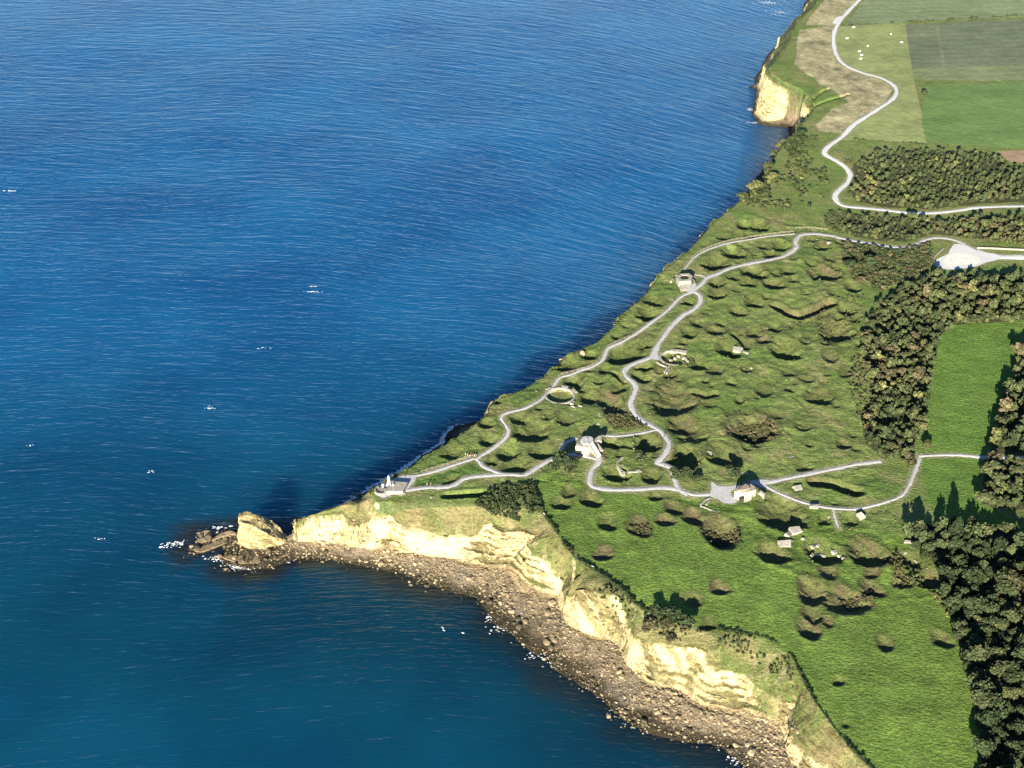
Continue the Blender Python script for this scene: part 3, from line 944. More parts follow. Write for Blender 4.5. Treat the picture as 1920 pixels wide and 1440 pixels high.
quads = np.concatenate([quads, inv_.reshape(eq.shape) + base_n])
lab = np.concatenate([lab, np.zeros(len(eq), int)])
submesh('ground', lab == 0, M_GROUND)
submesh('shore', lab == 20, M_SHORE)
for k, (_, nm, lb) in enumerate(fields):
    submesh(nm, lab == k + 1, M_FIELD)

# fine cliff faces over the steep part of the coast
quads, lab = quads_all, lab_all
steep = (SL[quads].max(1) > .85) & (zq >= 2) & (ZONE[quads].min(1) <= 3) & (Z[quads].max(1) > 2.5)
cf = quads[steep & (qc[:, 1] < 1300) & (qc[:, 0] < 460)]
K = 3
a = np.arange(K + 1) / K
tu, tv = np.meshgrid(a, a, indexing='xy')
tu, tv = tu.ravel(), tv.ravel()
x0, x1, y0, y1 = xf[cf[:, 0]], xf[cf[:, 1]], yf[cf[:, 0]], yf[cf[:, 2]]
PX = (x0[:, None] * (1 - tu) + x1[:, None] * tu).ravel()
PY = (y0[:, None] * (1 - tv) + y1[:, None] * tv).ravel()
uq, first, inv = np.unique(np.round(PX * 100).astype(np.int64) * 10000000 + np.round(PY * 100).astype(np.int64), return_index=True, return_inverse=True)
PX, PY = PX[first], PY[first]
PZ, PZONE, PDRY, _pm, _pd = ground(PX, PY, True)
e_ = .6
gxx = (ground(PX + e_, PY) - ground(PX - e_, PY)) / (2 * e_)
gyy = (ground(PX, PY + e_) - ground(PX, PY - e_)) / (2 * e_)
PS = np.hypot(gxx, gyy)
nv = np.stack([-gxx, -gyy, np.ones_like(gxx)], 1)
nv /= np.linalg.norm(nv, axis=1)[:, None]
w_ = sm(.6, 1.5, PS) * np.where(PZONE == 3, .3, 1.0)
blk = np.round(2.2 * vn3(PX, PY, PZ * 2.2, 2.6, 3)) / 2.2
dsp = .10 + w_ * (1.5 * vn3(PX, PY, PZ * .35, 11.0, 9) + 1.1 * vn3(PX, PY, PZ * .6, 5.0, 1) + .60 * vn3(PX, PY, PZ * 1.6, 1.7, 2) + .75 * blk + .22 * vn3(PX, PY, PZ * 2, .7, 5) + .25 * np.sin(PZ * 3.1 + 2 * vn(PX, PY, 9, 3)))
PV = np.stack([PX, PY, PZ], 1) + nv * dsp[:, None]
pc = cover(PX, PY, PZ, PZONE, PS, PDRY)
sub = np.arange((K + 1) ** 2).reshape(K + 1, K + 1)
sq = np.stack([sub[:-1, :-1], sub[:-1, 1:], sub[1:, 1:], sub[1:, :-1]], -1).reshape(-1, 4)
allf = (inv.reshape(len(cf), -1))[:, sq].reshape(-1, 4)
link('cliff', mesh_np('cliff', PV, allf, M_CLIFF, pc, smooth=False), kind='structure')

# ------------------------------------------------------------------ the sea
SX = axis(-6000, -520, 470, 6000, lambda v: 3.0)
SY = axis(-1500, 240, 1400, 9000, lambda v: 3.0 + max(0, v - 500) * .003)
sxx, syy = np.meshgrid(SX, SY, indexing='xy')
sx_, sy_ = sxx.ravel(), syy.ravel()
din, _ = dist_poly(Wl, sx_, sy_)
ins = inside(Wl, sx_, sy_)
sd = np.where(ins, 0, din)
nn = fbm(sx_, sy_, 45, 3, 201)
sc_ = np.zeros((len(sx_), 3))
sc_[:] = (.004, .070, .172)
teal = sm(330, 60, sd + 60 * nn) * sm(760, 420, sy_)
sc_ = mixc(sc_, teal * .8, (.0015, .031, .046))
sc_ = mixc(sc_, sm(17, 2, sd + 9 * fbm(sx_, sy_, 14, 3, 211)) * .92 * (sy_ < 500), (.018, .018, .012))
sc_ = mixc(sc_, sm(90, 10, sd + 40 * nn) * .55 * (sx_ > -120) * sm(480, 420, sy_), (.003, .022, .036))
q = np.arange(len(sx_)).reshape(sxx.shape)
sqd = np.stack([q[:-1, :-1], q[:-1, 1:], q[1:, 1:], q[1:, :-1]], -1).reshape(-1, 4)
deep = ins & (din > 25)
sqd = sqd[~deep[sqd].all(1)]
link('sea', mesh_np('sea', np.stack([sx_, sy_, np.zeros_like(sx_)], 1), sqd, M_SEA, sc_), kind='structure')

# ------------------------------------------------------------------ paths and paved areas
def ribbon(name, pl, w, mat, lift=.09):
    w *= .88
    pl = np.array(pl)
    t = np.gradient(pl, axis=0)
    t /= np.linalg.norm(t, axis=1)[:, None] + 1e-9
    nrm = np.stack([-t[:, 1], t[:, 0]], 1)
    wob = w * (1 + .22 * vn(pl[:, 0], pl[:, 1], 7, 4) + .14 * vn(pl[:, 0], pl[:, 1], 2.2, 6))
    K_ = 5
    V, Fq = [], []
    for k in range(K_):
        o = (k / (K_ - 1) - .5)
        e = o * wob + (.30 * vn(pl[:, 0], pl[:, 1], 1.6, 8 + k) if k in (0, K_ - 1) else 0)
        p = pl + nrm * e[:, None]
        z = low(p[:, 0], p[:, 1])[0] + lift + .05 * (1 - (2 * o) ** 2) - (.12 if k in (0, K_ - 1) else 0)
        V.append(np.stack([p[:, 0], p[:, 1], z], 1))
    n = len(pl)
    V = np.concatenate(V)
    for k in range(K_ - 1):
        i = np.arange(n - 1)
        Fq.append(np.stack([k * n + i, (k + 1) * n + i, (k + 1) * n + i + 1, k * n + i + 1], 1))
    return link(name, mesh_np(name, V, np.concatenate(Fq), MATS[mat]), kind='structure')


for n_i, (nm, pl, w) in enumerate(path_lines):
    ribbon(nm, pl, w, 'road' if 'road' in nm else 'gravel', .09 + .006 * (n_i % 5))


def plaza(name, poly, mat, lift):
    pts = spline([(*p,) for p in poly] + [poly[0]], 1.5)[:-1]
    bm = bmesh.new()
    vsx = [bm.verts.new((p[0], p[1], 0)) for p in pts]
    bm.faces.new(vsx)
    bmesh.ops.triangulate(bm, faces=bm.faces[:])
    bmesh.ops.subdivide_edges(bm, edges=bm.edges[:], cuts=2)
    bmesh.ops.triangulate(bm, faces=bm.faces[:])
    xs = np.array([v.co.x for v in bm.verts])
    ys = np.array([v.co.y for v in bm.verts])
    zs = low(xs, ys)[0] + lift
    for v, z in zip(bm.verts, zs):
        v.co.z = z
    for f in bm.faces:
        if f.normal.z < 0:
            f.normal_flip()
    return bm_obj(name, bm, mat, smooth=True, kind='structure')


for k, (nm, pl) in enumerate(plaza_polys):
    plaza(nm, pl, 'road' if nm in ('turning_circle', 'viewing_pad') else 'gravel', .13 + .004 * k)
plaza('sand_bed', A_SAND, 'sand', .18)
# ==PART2==
# ------------------------------------------------------------------ trees
def ico(sub):
    bm = bmesh.new()
    bmesh.ops.create_icosphere(bm, subdivisions=sub, radius=1)
    v = np.array([x.co[:] for x in bm.verts])
    f = np.array([[x.index for x in q.verts] for q in bm.faces])
    bm.free()
    return v, f


ICO1, ICO2 = ico(1), ico(2)
KIND_COL = [(.032, .045, .016), (.045, .055, .020), (.066, .060, .027), (.080, .085, .028), (.185, .160, .080)]


def crown_np(rs, h, rad, kind, lobes, clumps, csize, pointed=False, base=.25):
    """leaf clumps (quads as two triangles) round a few dark inner masses; returns verts, tris, colours"""
    V, T, Cc = [], [], []
    n0 = 0
    col = np.array(KIND_COL[kind])
    for k in range(lobes):
        if pointed:
            t = (k + .5) / lobes
            c = np.array([rs.uniform(-.1, .1) * rad, rs.uniform(-.1, .1) * rad, h * (base + (1 - base) * t * .92)])
            r = np.array([1, 1, .9]) * rad * (1.02 - t) * .95 + .3
        else:
            an, rr = rs.uniform(0, 6.28), rad * .52 * math.sqrt(rs.uniform(0, 1))
            c = np.array([math.cos(an) * rr, math.sin(an) * rr, h * rs.uniform(base + .22, .80)])
            r = np.array([rad * rs.uniform(.42, .62), rad * rs.uniform(.42, .62), h * rs.uniform(.17, .26)])
        v, f = ICO1
        jit = 1 + .22 * (rs.random(len(v)) - .5)
        V.append(c + v * r * .84 * jit[:, None])
        T.append(f + n0)
        n0 += len(v)
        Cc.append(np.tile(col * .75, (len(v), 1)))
        d = rs.normal(size=(clumps, 3))
        d[:, 2] = np.abs(d[:, 2]) * 1.1 - .35
        d /= np.linalg.norm(d, axis=1)[:, None]
        p = c + d * r * rs.uniform(.82, 1.16, (clumps, 1))
        nrm = d + .7 * rs.normal(size=(clumps, 3))
        nrm /= np.linalg.norm(nrm, axis=1)[:, None]
        a = np.cross(nrm, rs.normal(size=(clumps, 3)))
        a /= np.linalg.norm(a, axis=1)[:, None] + 1e-9
        b = np.cross(nrm, a)
        s = csize * rs.uniform(.55, 1.3, (clumps, 1))
        q = np.stack([p - a * s - b * s * .5, p + a * s * .7 - b * s * .7 + nrm * s * .3, p + a * s + b * s * .6, p - a * s * .6 + b * s + nrm * s * .3], 1)
        V.append(q.reshape(-1, 3))
        i = n0 + np.arange(clumps)[:, None] * 4
        T.append(np.concatenate([i + [[0, 1, 2]], i + [[0, 2, 3]]]))
        n0 += clumps * 4
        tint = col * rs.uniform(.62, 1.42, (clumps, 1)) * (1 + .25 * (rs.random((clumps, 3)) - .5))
        Cc.append(np.repeat(tint, 4, 0))
    return np.concatenate(V), np.concatenate(T), np.concatenate(Cc)


def trunk_np(rs, h, r):
    V, T = [], []
    n0 = 0

    def tube(p0, p1, r0, r1, n=6):
        nonlocal n0
        p0, p1 = np.array(p0), np.array(p1)
        ax = p1 - p0
        ax /= np.linalg.norm(ax)
        s = np.cross(ax, [1, .3, .2])
        s /= np.linalg.norm(s)
        t = np.cross(ax, s)
        an = np.arange(n) * 2 * math.pi / n
        ring = np.cos(an)[:, None] * s + np.sin(an)[:, None] * t
        V.append(np.concatenate([p0 + ring * r0, p1 + ring * r1]))
        i = np.arange(n)
        j = (i + 1) % n
        T.append(np.concatenate([np.stack([i, j, j + n], 1), np.stack([i, j + n, i + n], 1)]) + n0)
        n0 += 2 * n
    k = np.array([rs.uniform(-.3, .3), rs.uniform(-.3, .3), h * .45])
    tube((0, 0, -.5), k, r, r * .7)
    for _ in range(4):
        an = rs.uniform(0, 6.28)
        tube(k * rs.uniform(.7, 1), (math.cos(an) * h * .22, math.sin(an) * h * .22, h * rs.uniform(.6, .8)), r * .5, r * .15, 5)
    return np.concatenate(V), np.concatenate(T)


rs = np.random.default_rng(11)
CROWNS, TRUNKS = {}, []
for kind in range(4):
    CROWNS[kind] = []
    for k in range(6):
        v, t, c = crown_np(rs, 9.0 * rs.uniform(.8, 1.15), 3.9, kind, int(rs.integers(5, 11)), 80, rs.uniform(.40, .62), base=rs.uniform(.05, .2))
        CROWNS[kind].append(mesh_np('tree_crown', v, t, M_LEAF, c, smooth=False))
v, t, c = crown_np(rs, 14.0, 4.6, 0, 8, 90, .60, pointed=True, base=.05)
CONIFER = mesh_np('conifer_crown', v, t, M_LEAF, c, smooth=False)
for k in range(3):
    v, t = trunk_np(rs, 9.0, .28)
    TRUNKS.append(mesh_np('tree_trunk', v, t, MATS['bark']))
SHRUBS = {}
for kind in range(4):
    SHRUBS[kind] = []
    for k in range(3):
        v, t, c = crown_np(rs, 2.6, 2.0, kind, 5, 44, .34, base=-.2)
        SHRUBS[kind].append(mesh_np('shrub_foliage', v, t, M_LEAF, c, smooth=False))
STEM = mesh_np('shrub_stem', *trunk_np(rs, 2.2, .09), MATS['bark'])

WOOD_LABEL = {'lower': 'in the dense wood right of the meadow', 'east': 'in the wood right of the bright strip', 'belt': 'in the curved tree belt beside the crater field'}
WOOD_Y = {k: (min(q[1] for q in W2(v[0])), max(q[1] for q in W2(v[0]))) for k, v in WOODS.items()}


def scatter(poly, sp, rsd):
    q = np.array(poly)
    lo, hi = q.min(0), q.max(0)
    n = int((hi[0] - lo[0]) * (hi[1] - lo[1]) / (sp * sp) * 2.2)
    p = rsd.uniform(lo, hi, (n, 2))
    p = p[inside(poly, p[:, 0], p[:, 1])]
    out, grid = [], {}
    for x, y in p:
        g = (int(x / sp), int(y / sp))
        if any((x - a) ** 2 + (y - b) ** 2 < (.8 * sp) ** 2 for i in (-1, 0, 1) for j in (-1, 0, 1) for a, b in grid.get((g[0] + i, g[1] + j), ())):
            continue
        grid.setdefault(g, []).append((x, y))
        out.append((x, y))
    return np.array(out)


KNAME = ['dark green', 'olive green', 'tan brown', 'pale green']


def put_tree(x, y, z, s, kind, label, group, name='tree', rz=0, sz=1.0, crown=None):
    e = link(name, None, None, (x, y, z), rz, label=label, category='tree', group=group)
    e.scale = (s * random.uniform(.8, 1.3), s * random.uniform(.8, 1.3), s * sz)
    link('crown', crown or random.choice(CROWNS[kind]), e)
    link('trunk', random.choice(TRUNKS), e)
    return e


cand = []
for wname, (poly, sp, hs) in WOODS.items():
    pts = scatter(W2(poly, 2.5), sp, rs)
    pd_ = path_mask(pts[:, 0], pts[:, 1])[1]
    pts = pts[pd_ > 2.6]
    pz = ground(pts[:, 0], pts[:, 1])
    kn = fbm(pts[:, 0], pts[:, 1], 26, 3, 301)
    for (x, y), z, k in zip(pts, pz, kn):
        r_ = random.random()
        kind = 0 if k + .6 * (r_ - .5) < 0 else (1 if k + .6 * (r_ - .5) < .42 else 2)
        if r_ > .93:
            kind = 3
        vis = abs(x) < (y * CP + (CAM_Z - z) * SP) * .364 + 4
        if random.random() < .10:
            continue
        cand.append((wname, x, y, z, hs * min(1.5, max(.45, random.lognormvariate(-.08, .30))) * (1 + .25 * k), kind, vis))
cand.sort(key=lambda c: c[2])
n_ind = 0
rest = []
for c in cand:
    if c[6] and n_ind < 285 and c[0] in WOOD_LABEL:
        y0_, y1_ = WOOD_Y[c[0]]
        part_ = ('nearest', 'lower', 'middle', 'upper', 'farthest')[min(4, int((c[2] - y0_) / (y1_ - y0_) * 5))]
        rel = c[4] / WOODS[c[0]][2]
        big_ = 'small' if rel < .86 else ('large' if rel > 1.08 else 'medium')
        put_tree(c[1], c[2], c[3], c[4], c[5], f'{big_} {KNAME[c[5]]} tree, {part_} part, {WOOD_LABEL[c[0]]}', 'trees ' + WOOD_LABEL[c[0]], rz=random.uniform(0, 6.28), sz=random.uniform(.85, 1.15))
        n_ind += 1
    elif abs(c[1]) < (c[2] * CP + (CAM_Z - c[3]) * SP) * .364 + 26:
        rest.append(c)
lite = {k: [crown_np(rs, 9.0, 4.0, k, 4, 33, .76, base=.05) for _ in range(3)] for k in range(4)}
V, T, Cc, n0 = [], [], [], 0
for _, x, y, z, s, kind, vis in rest:
    v, t, c = random.choice(lite[kind])
    a = random.uniform(0, 6.28)
    R = np.array([[math.cos(a), -math.sin(a), 0], [math.sin(a), math.cos(a), 0], [0, 0, 1]])
    V.append((v * [1, 1, random.uniform(.85, 1.15)]) @ R.T * s + [x, y, z])
    T.append(t + n0)
    Cc.append(c * random.uniform(.7, 1.35))
    n0 += len(v)
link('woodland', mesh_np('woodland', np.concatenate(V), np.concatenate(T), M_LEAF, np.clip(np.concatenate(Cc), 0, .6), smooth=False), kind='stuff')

# trees that stand out
for (px, py, s, kind, lb) in [(1738, 838, .62, 3, 'pale round bushy tree standing at the right edge of the tree belt'), (1728, 800, .72, 3, 'pale yellow green round tree jutting from the belt above the straight path'),
                              (1722, 706, .8, 2, 'tan brown crown at the belt edge beside the green strip'), (1880, 1095, 1.0, 3, 'pale yellowish bare twigged tree standing above the lower wood'),
                              (1735, 178, .62, 1, 'lone round bushy tree at the corner of the bright green field')]:
    x, y, _ = U(px, py, None, 2)
    put_tree(x, y, gz(x, y), s, kind, lb, 'single trees')
x, y, _ = U(1790, 1014)
put_tree(x, y, gz(x, y), 1.0, 0, 'tall pointed dark conifer at the upper edge of the lower wood', 'single trees', 'conifer_tree', crown=CONIFER)

# ------------------------------------------------------------------ shrubs one can tell apart
SH = [(1055, 876, 2.6, 0, 'large round dark shrub below the path fork by the ruined casemate'), (1040, 882, 1.9, 0, 'dark shrub at the left side of the large round shrub'), (1070, 878, 1.8, 1, 'olive shrub at the right side of the large round shrub'),
      (1272, 893, 1.9, 1, 'grey olive shrub right of the curved path near the paved forecourt'), (1290, 890, 1.8, 0, 'dark shrub beside the grey olive shrub near the paved forecourt'), (1302, 902, 1.4, 0, 'small dark shrub just above the paved forecourt'),
      (1375, 895, 2.0, 0, 'dark rounded shrub above the casemate with the earth roof'), (1198, 862, 1.5, 0, 'dark shrub above the broken concrete trench'), (1418, 925, 1.3, 3, 'bright green shrub against the wall of the earth roofed casemate'),
      (1485, 232, 2.3, 3, 'pale green bush on the rim of the shaded cove'), (1470, 262, 2.4, 3, 'pale green bush below the shaded cove on the cliff edge'), (1455, 275, 2.0, 1, 'olive bush at the cliff edge below the cove'),
      (1415, 355, 2.4, 3, 'pale bush on the cliff edge near the white stone'), (1440, 320, 2.2, 1, 'olive bush on the cliff edge where the coast bends'), (1447, 335, 1.8, 3, 'pale green bush just below the bend of the coast'), (1395, 375, 2.0, 1, 'olive bush at the cliff edge above the small craters'),
      (1500, 255, 1.8, 0, 'dark bush in the grass above the road bend'), (1250, 1170, 1.5, 2, 'round tan bush in the dark hollow below the meadow hedge'), (1217, 1170, 1.7, 2, 'tan round bush on the slope above the tall cliff bastion'), (1258, 1190, 1.2, 2, 'small tan bush on the slope by the hollow'),
      (1285, 1172, 1.8, 0, 'black green bush in the hollow at the meadow edge'), (1262, 1160, 1.8, 0, 'dark bush at the meadow edge above the hollow'), (1235, 1150, 1.6, 0, 'dark bush on the hedge line above the bastion'),
      (1655, 855, 1.4, 1, 'low olive shrub at the foot of the tree belt'), (1700, 862, 1.5, 2, 'dry straw coloured shrub beside the path corner'), (1712, 870, 1.3, 2, 'dry straw coloured shrub right at the path corner'),
      (1590, 505, 2.0, 0, 'dark shrub at the left end of the scrub below the wood'), (1625, 500, 2.3, 0, 'dark spreading shrub in the scrub below the wood'), (1612, 530, 1.8, 2, 'tan shrub on the edge of the scrub near the craters'), (1655, 520, 1.6, 1, 'olive shrub on the lower edge of the scrub')]
for px, py, s, kind, lb in SH:
    x, y, _ = U(px, py)
    e = link('shrub', None, None, (x, y, gz(x, y)), random.uniform(0, 6.28), label=lb, category='shrub', group='shrubs of the headland')
    e.scale = (s, s, s * .9)
    link('foliage', random.choice(SHRUBS[kind]), e)
    link('stem', STEM, e)

# low bramble scrub nobody could count
SCRUB = [([(915, 918), (1000, 905), (1014, 955), (975, 970), (930, 962), (890, 946)], 1.5, (0, 0, 0, 1), .55), ([(1560, 395), (1590, 400), (1580, 440), (1556, 430), (1540, 408)], 1.7, (0, 1, 1), .55),
         ([(1580, 455), (1680, 472), (1745, 458), (1748, 500), (1700, 530), (1650, 548), (1600, 520), (1580, 490)], 1.7, (0, 0, 1, 2), .65), ([(1380, 390), (1440, 320), (1480, 290), (1545, 300), (1560, 380), (1500, 392)], 3.2, (0, 0, 1, 3), .7),
         ([(1460, 270), (1490, 240), (1540, 262), (1540, 290), (1480, 290)], 2.2, (0, 0, 1), .6), ([(1600, 352), (1600, 290), (1560, 285), (1590, 310)], 2.2, (1, 2), .4), ([(1130, 780), (1190, 775), (1225, 800), (1150, 808)], 1.3, (2, 2, 1), .35),
         ([(1570, 1120), (1620, 1115), (1640, 1095), (1640, 1120), (1600, 1140)], 1.3, (2, 1, 2), .32), ([(1180, 985), (1215, 982), (1222, 998), (1190, 1000)], 1.2, (2, 2, 1), .35), ([(1320, 995), (1385, 990), (1388, 1012), (1330, 1016)], 1.2, (2, 2, 1), .35),
         ([(1690, 990), (1760, 985), (1740, 1010), (1720, 1030)], 1.5, (2, 1, 1), .5), ([(1660, 1040), (1760, 1040), (1800, 1100), (1780, 1160), (1740, 1110), (1680, 1090)], 2.2, (2, 1, 3), .45),
         ([(1380, 795), (1440, 790), (1450, 825), (1395, 825)], 1.3, (2, 2, 1), .4), ([(1560, 560), (1620, 555), (1618, 640), (1540, 640), (1470, 600)], 3.4, (2, 2, 1), .32), ([(1600, 640), (1625, 650), (1640, 740), (1610, 790), (1590, 720)], 2.8, (2, 1), .4),
         ([(1800, 415), (1930, 440), (1925, 462), (1810, 445)], 2.0, (1, 3, 2), .4), ([(1205, 1150), (1300, 1180), (1420, 1196), (1480, 1230), (1500, 1290), (1460, 1250), (1380, 1215), (1290, 1200), (1210, 1180)], 2.0, (0, 1, 1, 2), .42),
         ([(1010, 950), (1050, 1005), (1130, 1085), (1200, 1145), (1190, 1160), (1110, 1100), (1040, 1040)], 2.1, (1, 1, 2), .38)]
lsh = {k: [crown_np(rs, 2.4, 2.0, k, 3, 17, .50, base=-.25) for _ in range(3)] for k in range(5)}
V, T, Cc, n0 = [], [], [], 0


def drop(bank, x, y, z, s, tint=1.0):
    global n0
    v, t, c = random.choice(bank)
    a = random.uniform(0, 6.28)
    R = np.array([[math.cos(a), -math.sin(a), 0], [math.sin(a), math.cos(a), 0], [0, 0, 1]])
    V.append(v @ R.T * s + [x, y, z])
    T.append(t + n0)
    Cc.append(c * tint)
    n0 += len(v)


for poly, sp, kinds, s in SCRUB:
    pts = scatter(W2(poly), sp * .72, rs)
    pts = pts[fbm(pts[:, 0], pts[:, 1], 9, 3, 501) > (-.05 if sp > 1.9 else -.45)]
    pd_ = path_mask(pts[:, 0], pts[:, 1])[1]
    pts = pts[pd_ > .8]
    for (x, y), z in zip(pts, ground(pts[:, 0], pts[:, 1])):
        if z > 6:
            drop(lsh[random.choice(kinds)], x, y, z, s * random.uniform(.6, 1.4), random.uniform(.7, 1.4))
# dry tussocks over the crater field
pts = scatter(A_CRATERS, 3.4, rs)
pd_ = path_mask(pts[:, 0], pts[:, 1])[1]
_, dr_ = detail(pts[:, 0], pts[:, 1])
for (x, y), z, d_, p_ in zip(pts, ground(pts[:, 0], pts[:, 1]), dr_, pd_):
    if p_ > 1.0 and random.random() < .30 + .6 * d_:
        drop(lsh[random.choice((2, 4, 4, 1) if d_ > .2 else (3, 4, 4, 1))], x, y, z - .1, random.uniform(.10, .27))
link('scrub', mesh_np('scrub', np.concatenate(V), np.concatenate(T), M_LEAF, np.clip(np.concatenate(Cc), 0, .6), smooth=False), kind='stuff')


def hedge(name, px_pts, w, h, sp, kinds, label):
    global V, T, Cc, n0
    V, T, Cc, n0 = [], [], [], 0
    for p in spline(W2(px_pts), sp):
        x, y = p[0] + random.uniform(-.2, .2), p[1] + random.uniform(-.2, .2)
        q_ = float(vn(np.array(x), np.array(y), 6, 9))
        if q_ < -.55:
            continue
        drop(lsh[random.choice(kinds)], x, y, gz(x, y) - .1, h / 2.4 * random.uniform(.55, 1.1) * (1 + .6 * q_), random.uniform(.7, 1.2))
    return link(name, mesh_np(name, np.concatenate(V), np.concatenate(T), M_LEAF, np.concatenate(Cc), smooth=False), label=label, category='hedge')


hedge('hedge', [(1003, 908), (1018, 958), (1045, 998), (1075, 1040), (1130, 1080), (1170, 1110), (1205, 1141), (1280, 1170)], 1, 1.2, .6, (0, 0, 0, 1), 'low dark hedge between the smooth meadow and the cliff slope')
hedge('hedge', [(1350, 1180), (1430, 1192), (1480, 1222), (1502, 1262), (1530, 1316), (1570, 1371), (1600, 1406), (1645, 1450)], 1, .85, .6, (0, 0, 1), 'low dark hedge along the meadow above the lowest cliffs')
hedge('hedge', [(1577, 49), (1640, 46), (1700, 43), (1800, 36), (1940, 28)], 1, 1.3, 1.6, (0, 0, 1), 'thin dark hedge below the striped field at the top')
hedge('hedge', [(1602, 263), (1660, 265), (1740, 270)], 1, 1.2, 1.5, (0, 1), 'short dark hedge under the pale pasture')

# ------------------------------------------------------------------ rocks, sea stack
def rock_np(rs_, ico_, s, rough_=.35):
    v, f = ico_
    n = vn3(v[:, 0] * 1.7 + rs_.uniform(0, 50), v[:, 1] * 1.7 + rs_.uniform(0, 50), v[:, 2] * 1.7 + rs_.uniform(0, 50), 1.0)
    q = v * (1 + rough_ * n)[:, None]
    q = np.sign(q) * np.abs(q) ** .62                           # squarer blocks
    q = q + rs_.normal(size=q.shape) * .10
    return q * s, f


B2, W2l = [(p[0], p[1]) for p in B], [(p[0], p[1]) for p in Wl]
lo, hi = np.array([-150, 300]), np.array([200, 520])
pts = rs.uniform(lo, hi, (150000, 2))
m = inside(W2l, pts[:, 0], pts[:, 1])
pts = pts[m]
db_, _ = dist_poly(B, pts[:, 0], pts[:, 1])
inb = inside(B2, pts[:, 0], pts[:, 1])
keep = (~inb) | (db_ < 2.5)
pts, db_ = pts[keep], db_[keep]
dens = fbm(pts[:, 0], pts[:, 1], 11, 3, 401)
pts = pts[rs.random(len(pts)) < np.clip(.55 + .8 * dens, .1, 1)]
# rocks awash just off the waterline
pw = rs.uniform(lo, hi, (60000, 2))
dw_, _ = dist_poly(Wl, pw[:, 0], pw[:, 1])
pw = pw[(~inside(W2l, pw[:, 0], pw[:, 1])) & (rs.random(len(pw)) < np.exp(-dw_ / 2.2) * .8)]
pts = np.concatenate([pts[:15000], pw])
zz, zn = low(pts[:, 0], pts[:, 1])
size = np.clip(rs.lognormal(-1.15, .50, len(pts)) * (1 + .5 * fbm(pts[:, 0], pts[:, 1], 13, 2, 411)), .14, 1.9)
order = np.argsort(-size)
bank = [rock_np(rs, ICO1, np.array([1, rs.uniform(.6, 1), rs.uniform(.4, .8)])) for _ in range(14)]
bigme = {}
for mt in ('rubble', 'limestone_block', 'weed_rock'):
    bigme[mt] = []
    for k in range(4):
        v, f = rock_np(rs, ICO2, np.array([1, rs.uniform(.65, 1), rs.uniform(.5, .85)]))
        bigme[mt].append(mesh_np('boulder', v, f, MATS[mt], smooth=False))
nb = 0
buck = {k: [[], [], 0] for k in ('rubble', 'limestone_block', 'weed_rock')}
for i in order:
    x, y, z, s = pts[i, 0], pts[i, 1], zz[i], size[i]
    if z < -1.2:
        continue
    rr = rs.random()
    mt = 'weed_rock' if z < 1.0 + 1.6 * rr and rr < .62 else ('limestone_block' if rr > .72 else 'rubble')
    if s > .95 and nb < 80:
        o = link('boulder', bigme[mt][rs.integers(4)], None, (x, y, max(z, -.3) + .15 * s), rs.uniform(0, 6.28), category='boulder', group='boulders on the rocky shore',
                 label=('dark weedy boulder at the waterline of the rocky shore' if mt == 'weed_rock' else 'pale limestone boulder lying on the rocky shore' if mt == 'limestone_block' else 'brown boulder lying on the rocky shore below the cliffs'))
        o.scale = (s, s, s)
        nb += 1
        continue
    v, f = bank[rs.integers(14)]
    a_ = rs.uniform(0, 6.28)
    R = np.array([[math.cos(a_), -math.sin(a_), 0], [math.sin(a_), math.cos(a_), 0], [0, 0, 1]])
    bk = buck[mt]
    bk[0].append(v @ R.T * s + [x, y, max(z, -.15) + .1 * s])
    bk[1].append(f + bk[2])
    bk[2] += len(v)
for mt, (v, f, _) in buck.items():
    link({'rubble': 'shore_rubble', 'limestone_block': 'limestone_rubble', 'weed_rock': 'seaweed_rocks'}[mt], mesh_np('rubble', np.concatenate(v), np.concatenate(f), MATS[mt], smooth=False), kind='stuff')


def stack_mesh(name, base_px, top_fn, seed, zref=0.0, zb=-.8):
    """solid rock from a base outline: height given over the outline, walls steep, strata and knobs"""
    pl = spline([U(px, py, zref)[:2] for px, py in base_px] + [U(*base_px[0], zref)[:2]], .8)[:-1]
    pl = np.array(pl)
    c = pl.mean(0)
    rings = []
    nl, nr = 26, len(pl)
    V = []
    for k in range(nl + 1):
        t = k / nl
        sh = 1 - .18 * t - (.82 * max(0, (t - .62) / .38) ** 2.0)
        p = c + (pl - c) * max(sh, .0)
        zt = top_fn(p[:, 0], p[:, 1])
        z = zb + (zt - zb) * min(1, t / .70) ** .9
        nn_ = vn3(p[:, 0], p[:, 1], z * .8, 3.2, seed) * .9 + vn3(p[:, 0], p[:, 1], z * 2, 1.2, seed + 1) * .45 + .2 * np.sin(z * 3)
        d = (pl - c) / (np.linalg.norm(pl - c, axis=1)[:, None] + 1e-6)
        p = p + d * nn_[:, None] * (1 - t ** 4)
        V.append(np.stack([p[:, 0], p[:, 1], z + .3 * nn_ * (t > .5)], 1))
    V = np.concatenate(V)
    i = np.arange(nr)
    j = (i + 1) % nr
    Fq = np.concatenate([np.stack([k * nr + i, k * nr + j, (k + 1) * nr + j, (k + 1) * nr + i], 1) for k in range(nl)])
    n_ = fbm(V[:, 0] + V[:, 2], V[:, 1], 3, 3, seed)
    col = np.zeros((len(V), 3))
    col[:] = (.44, .36, .18)
    col = mixc(col, sm(.05, .5, n_) * .6, (.24, .20, .09))
    col = mixc(col, sm(2.2, .6, V[:, 2]), (.18, .14, .085))
    return mesh_np(name, V, Fq, M_CLIFF, col, smooth=False)


xa, xb = U(452, 1000, 8)[0], U(545, 1010, 2)[0]


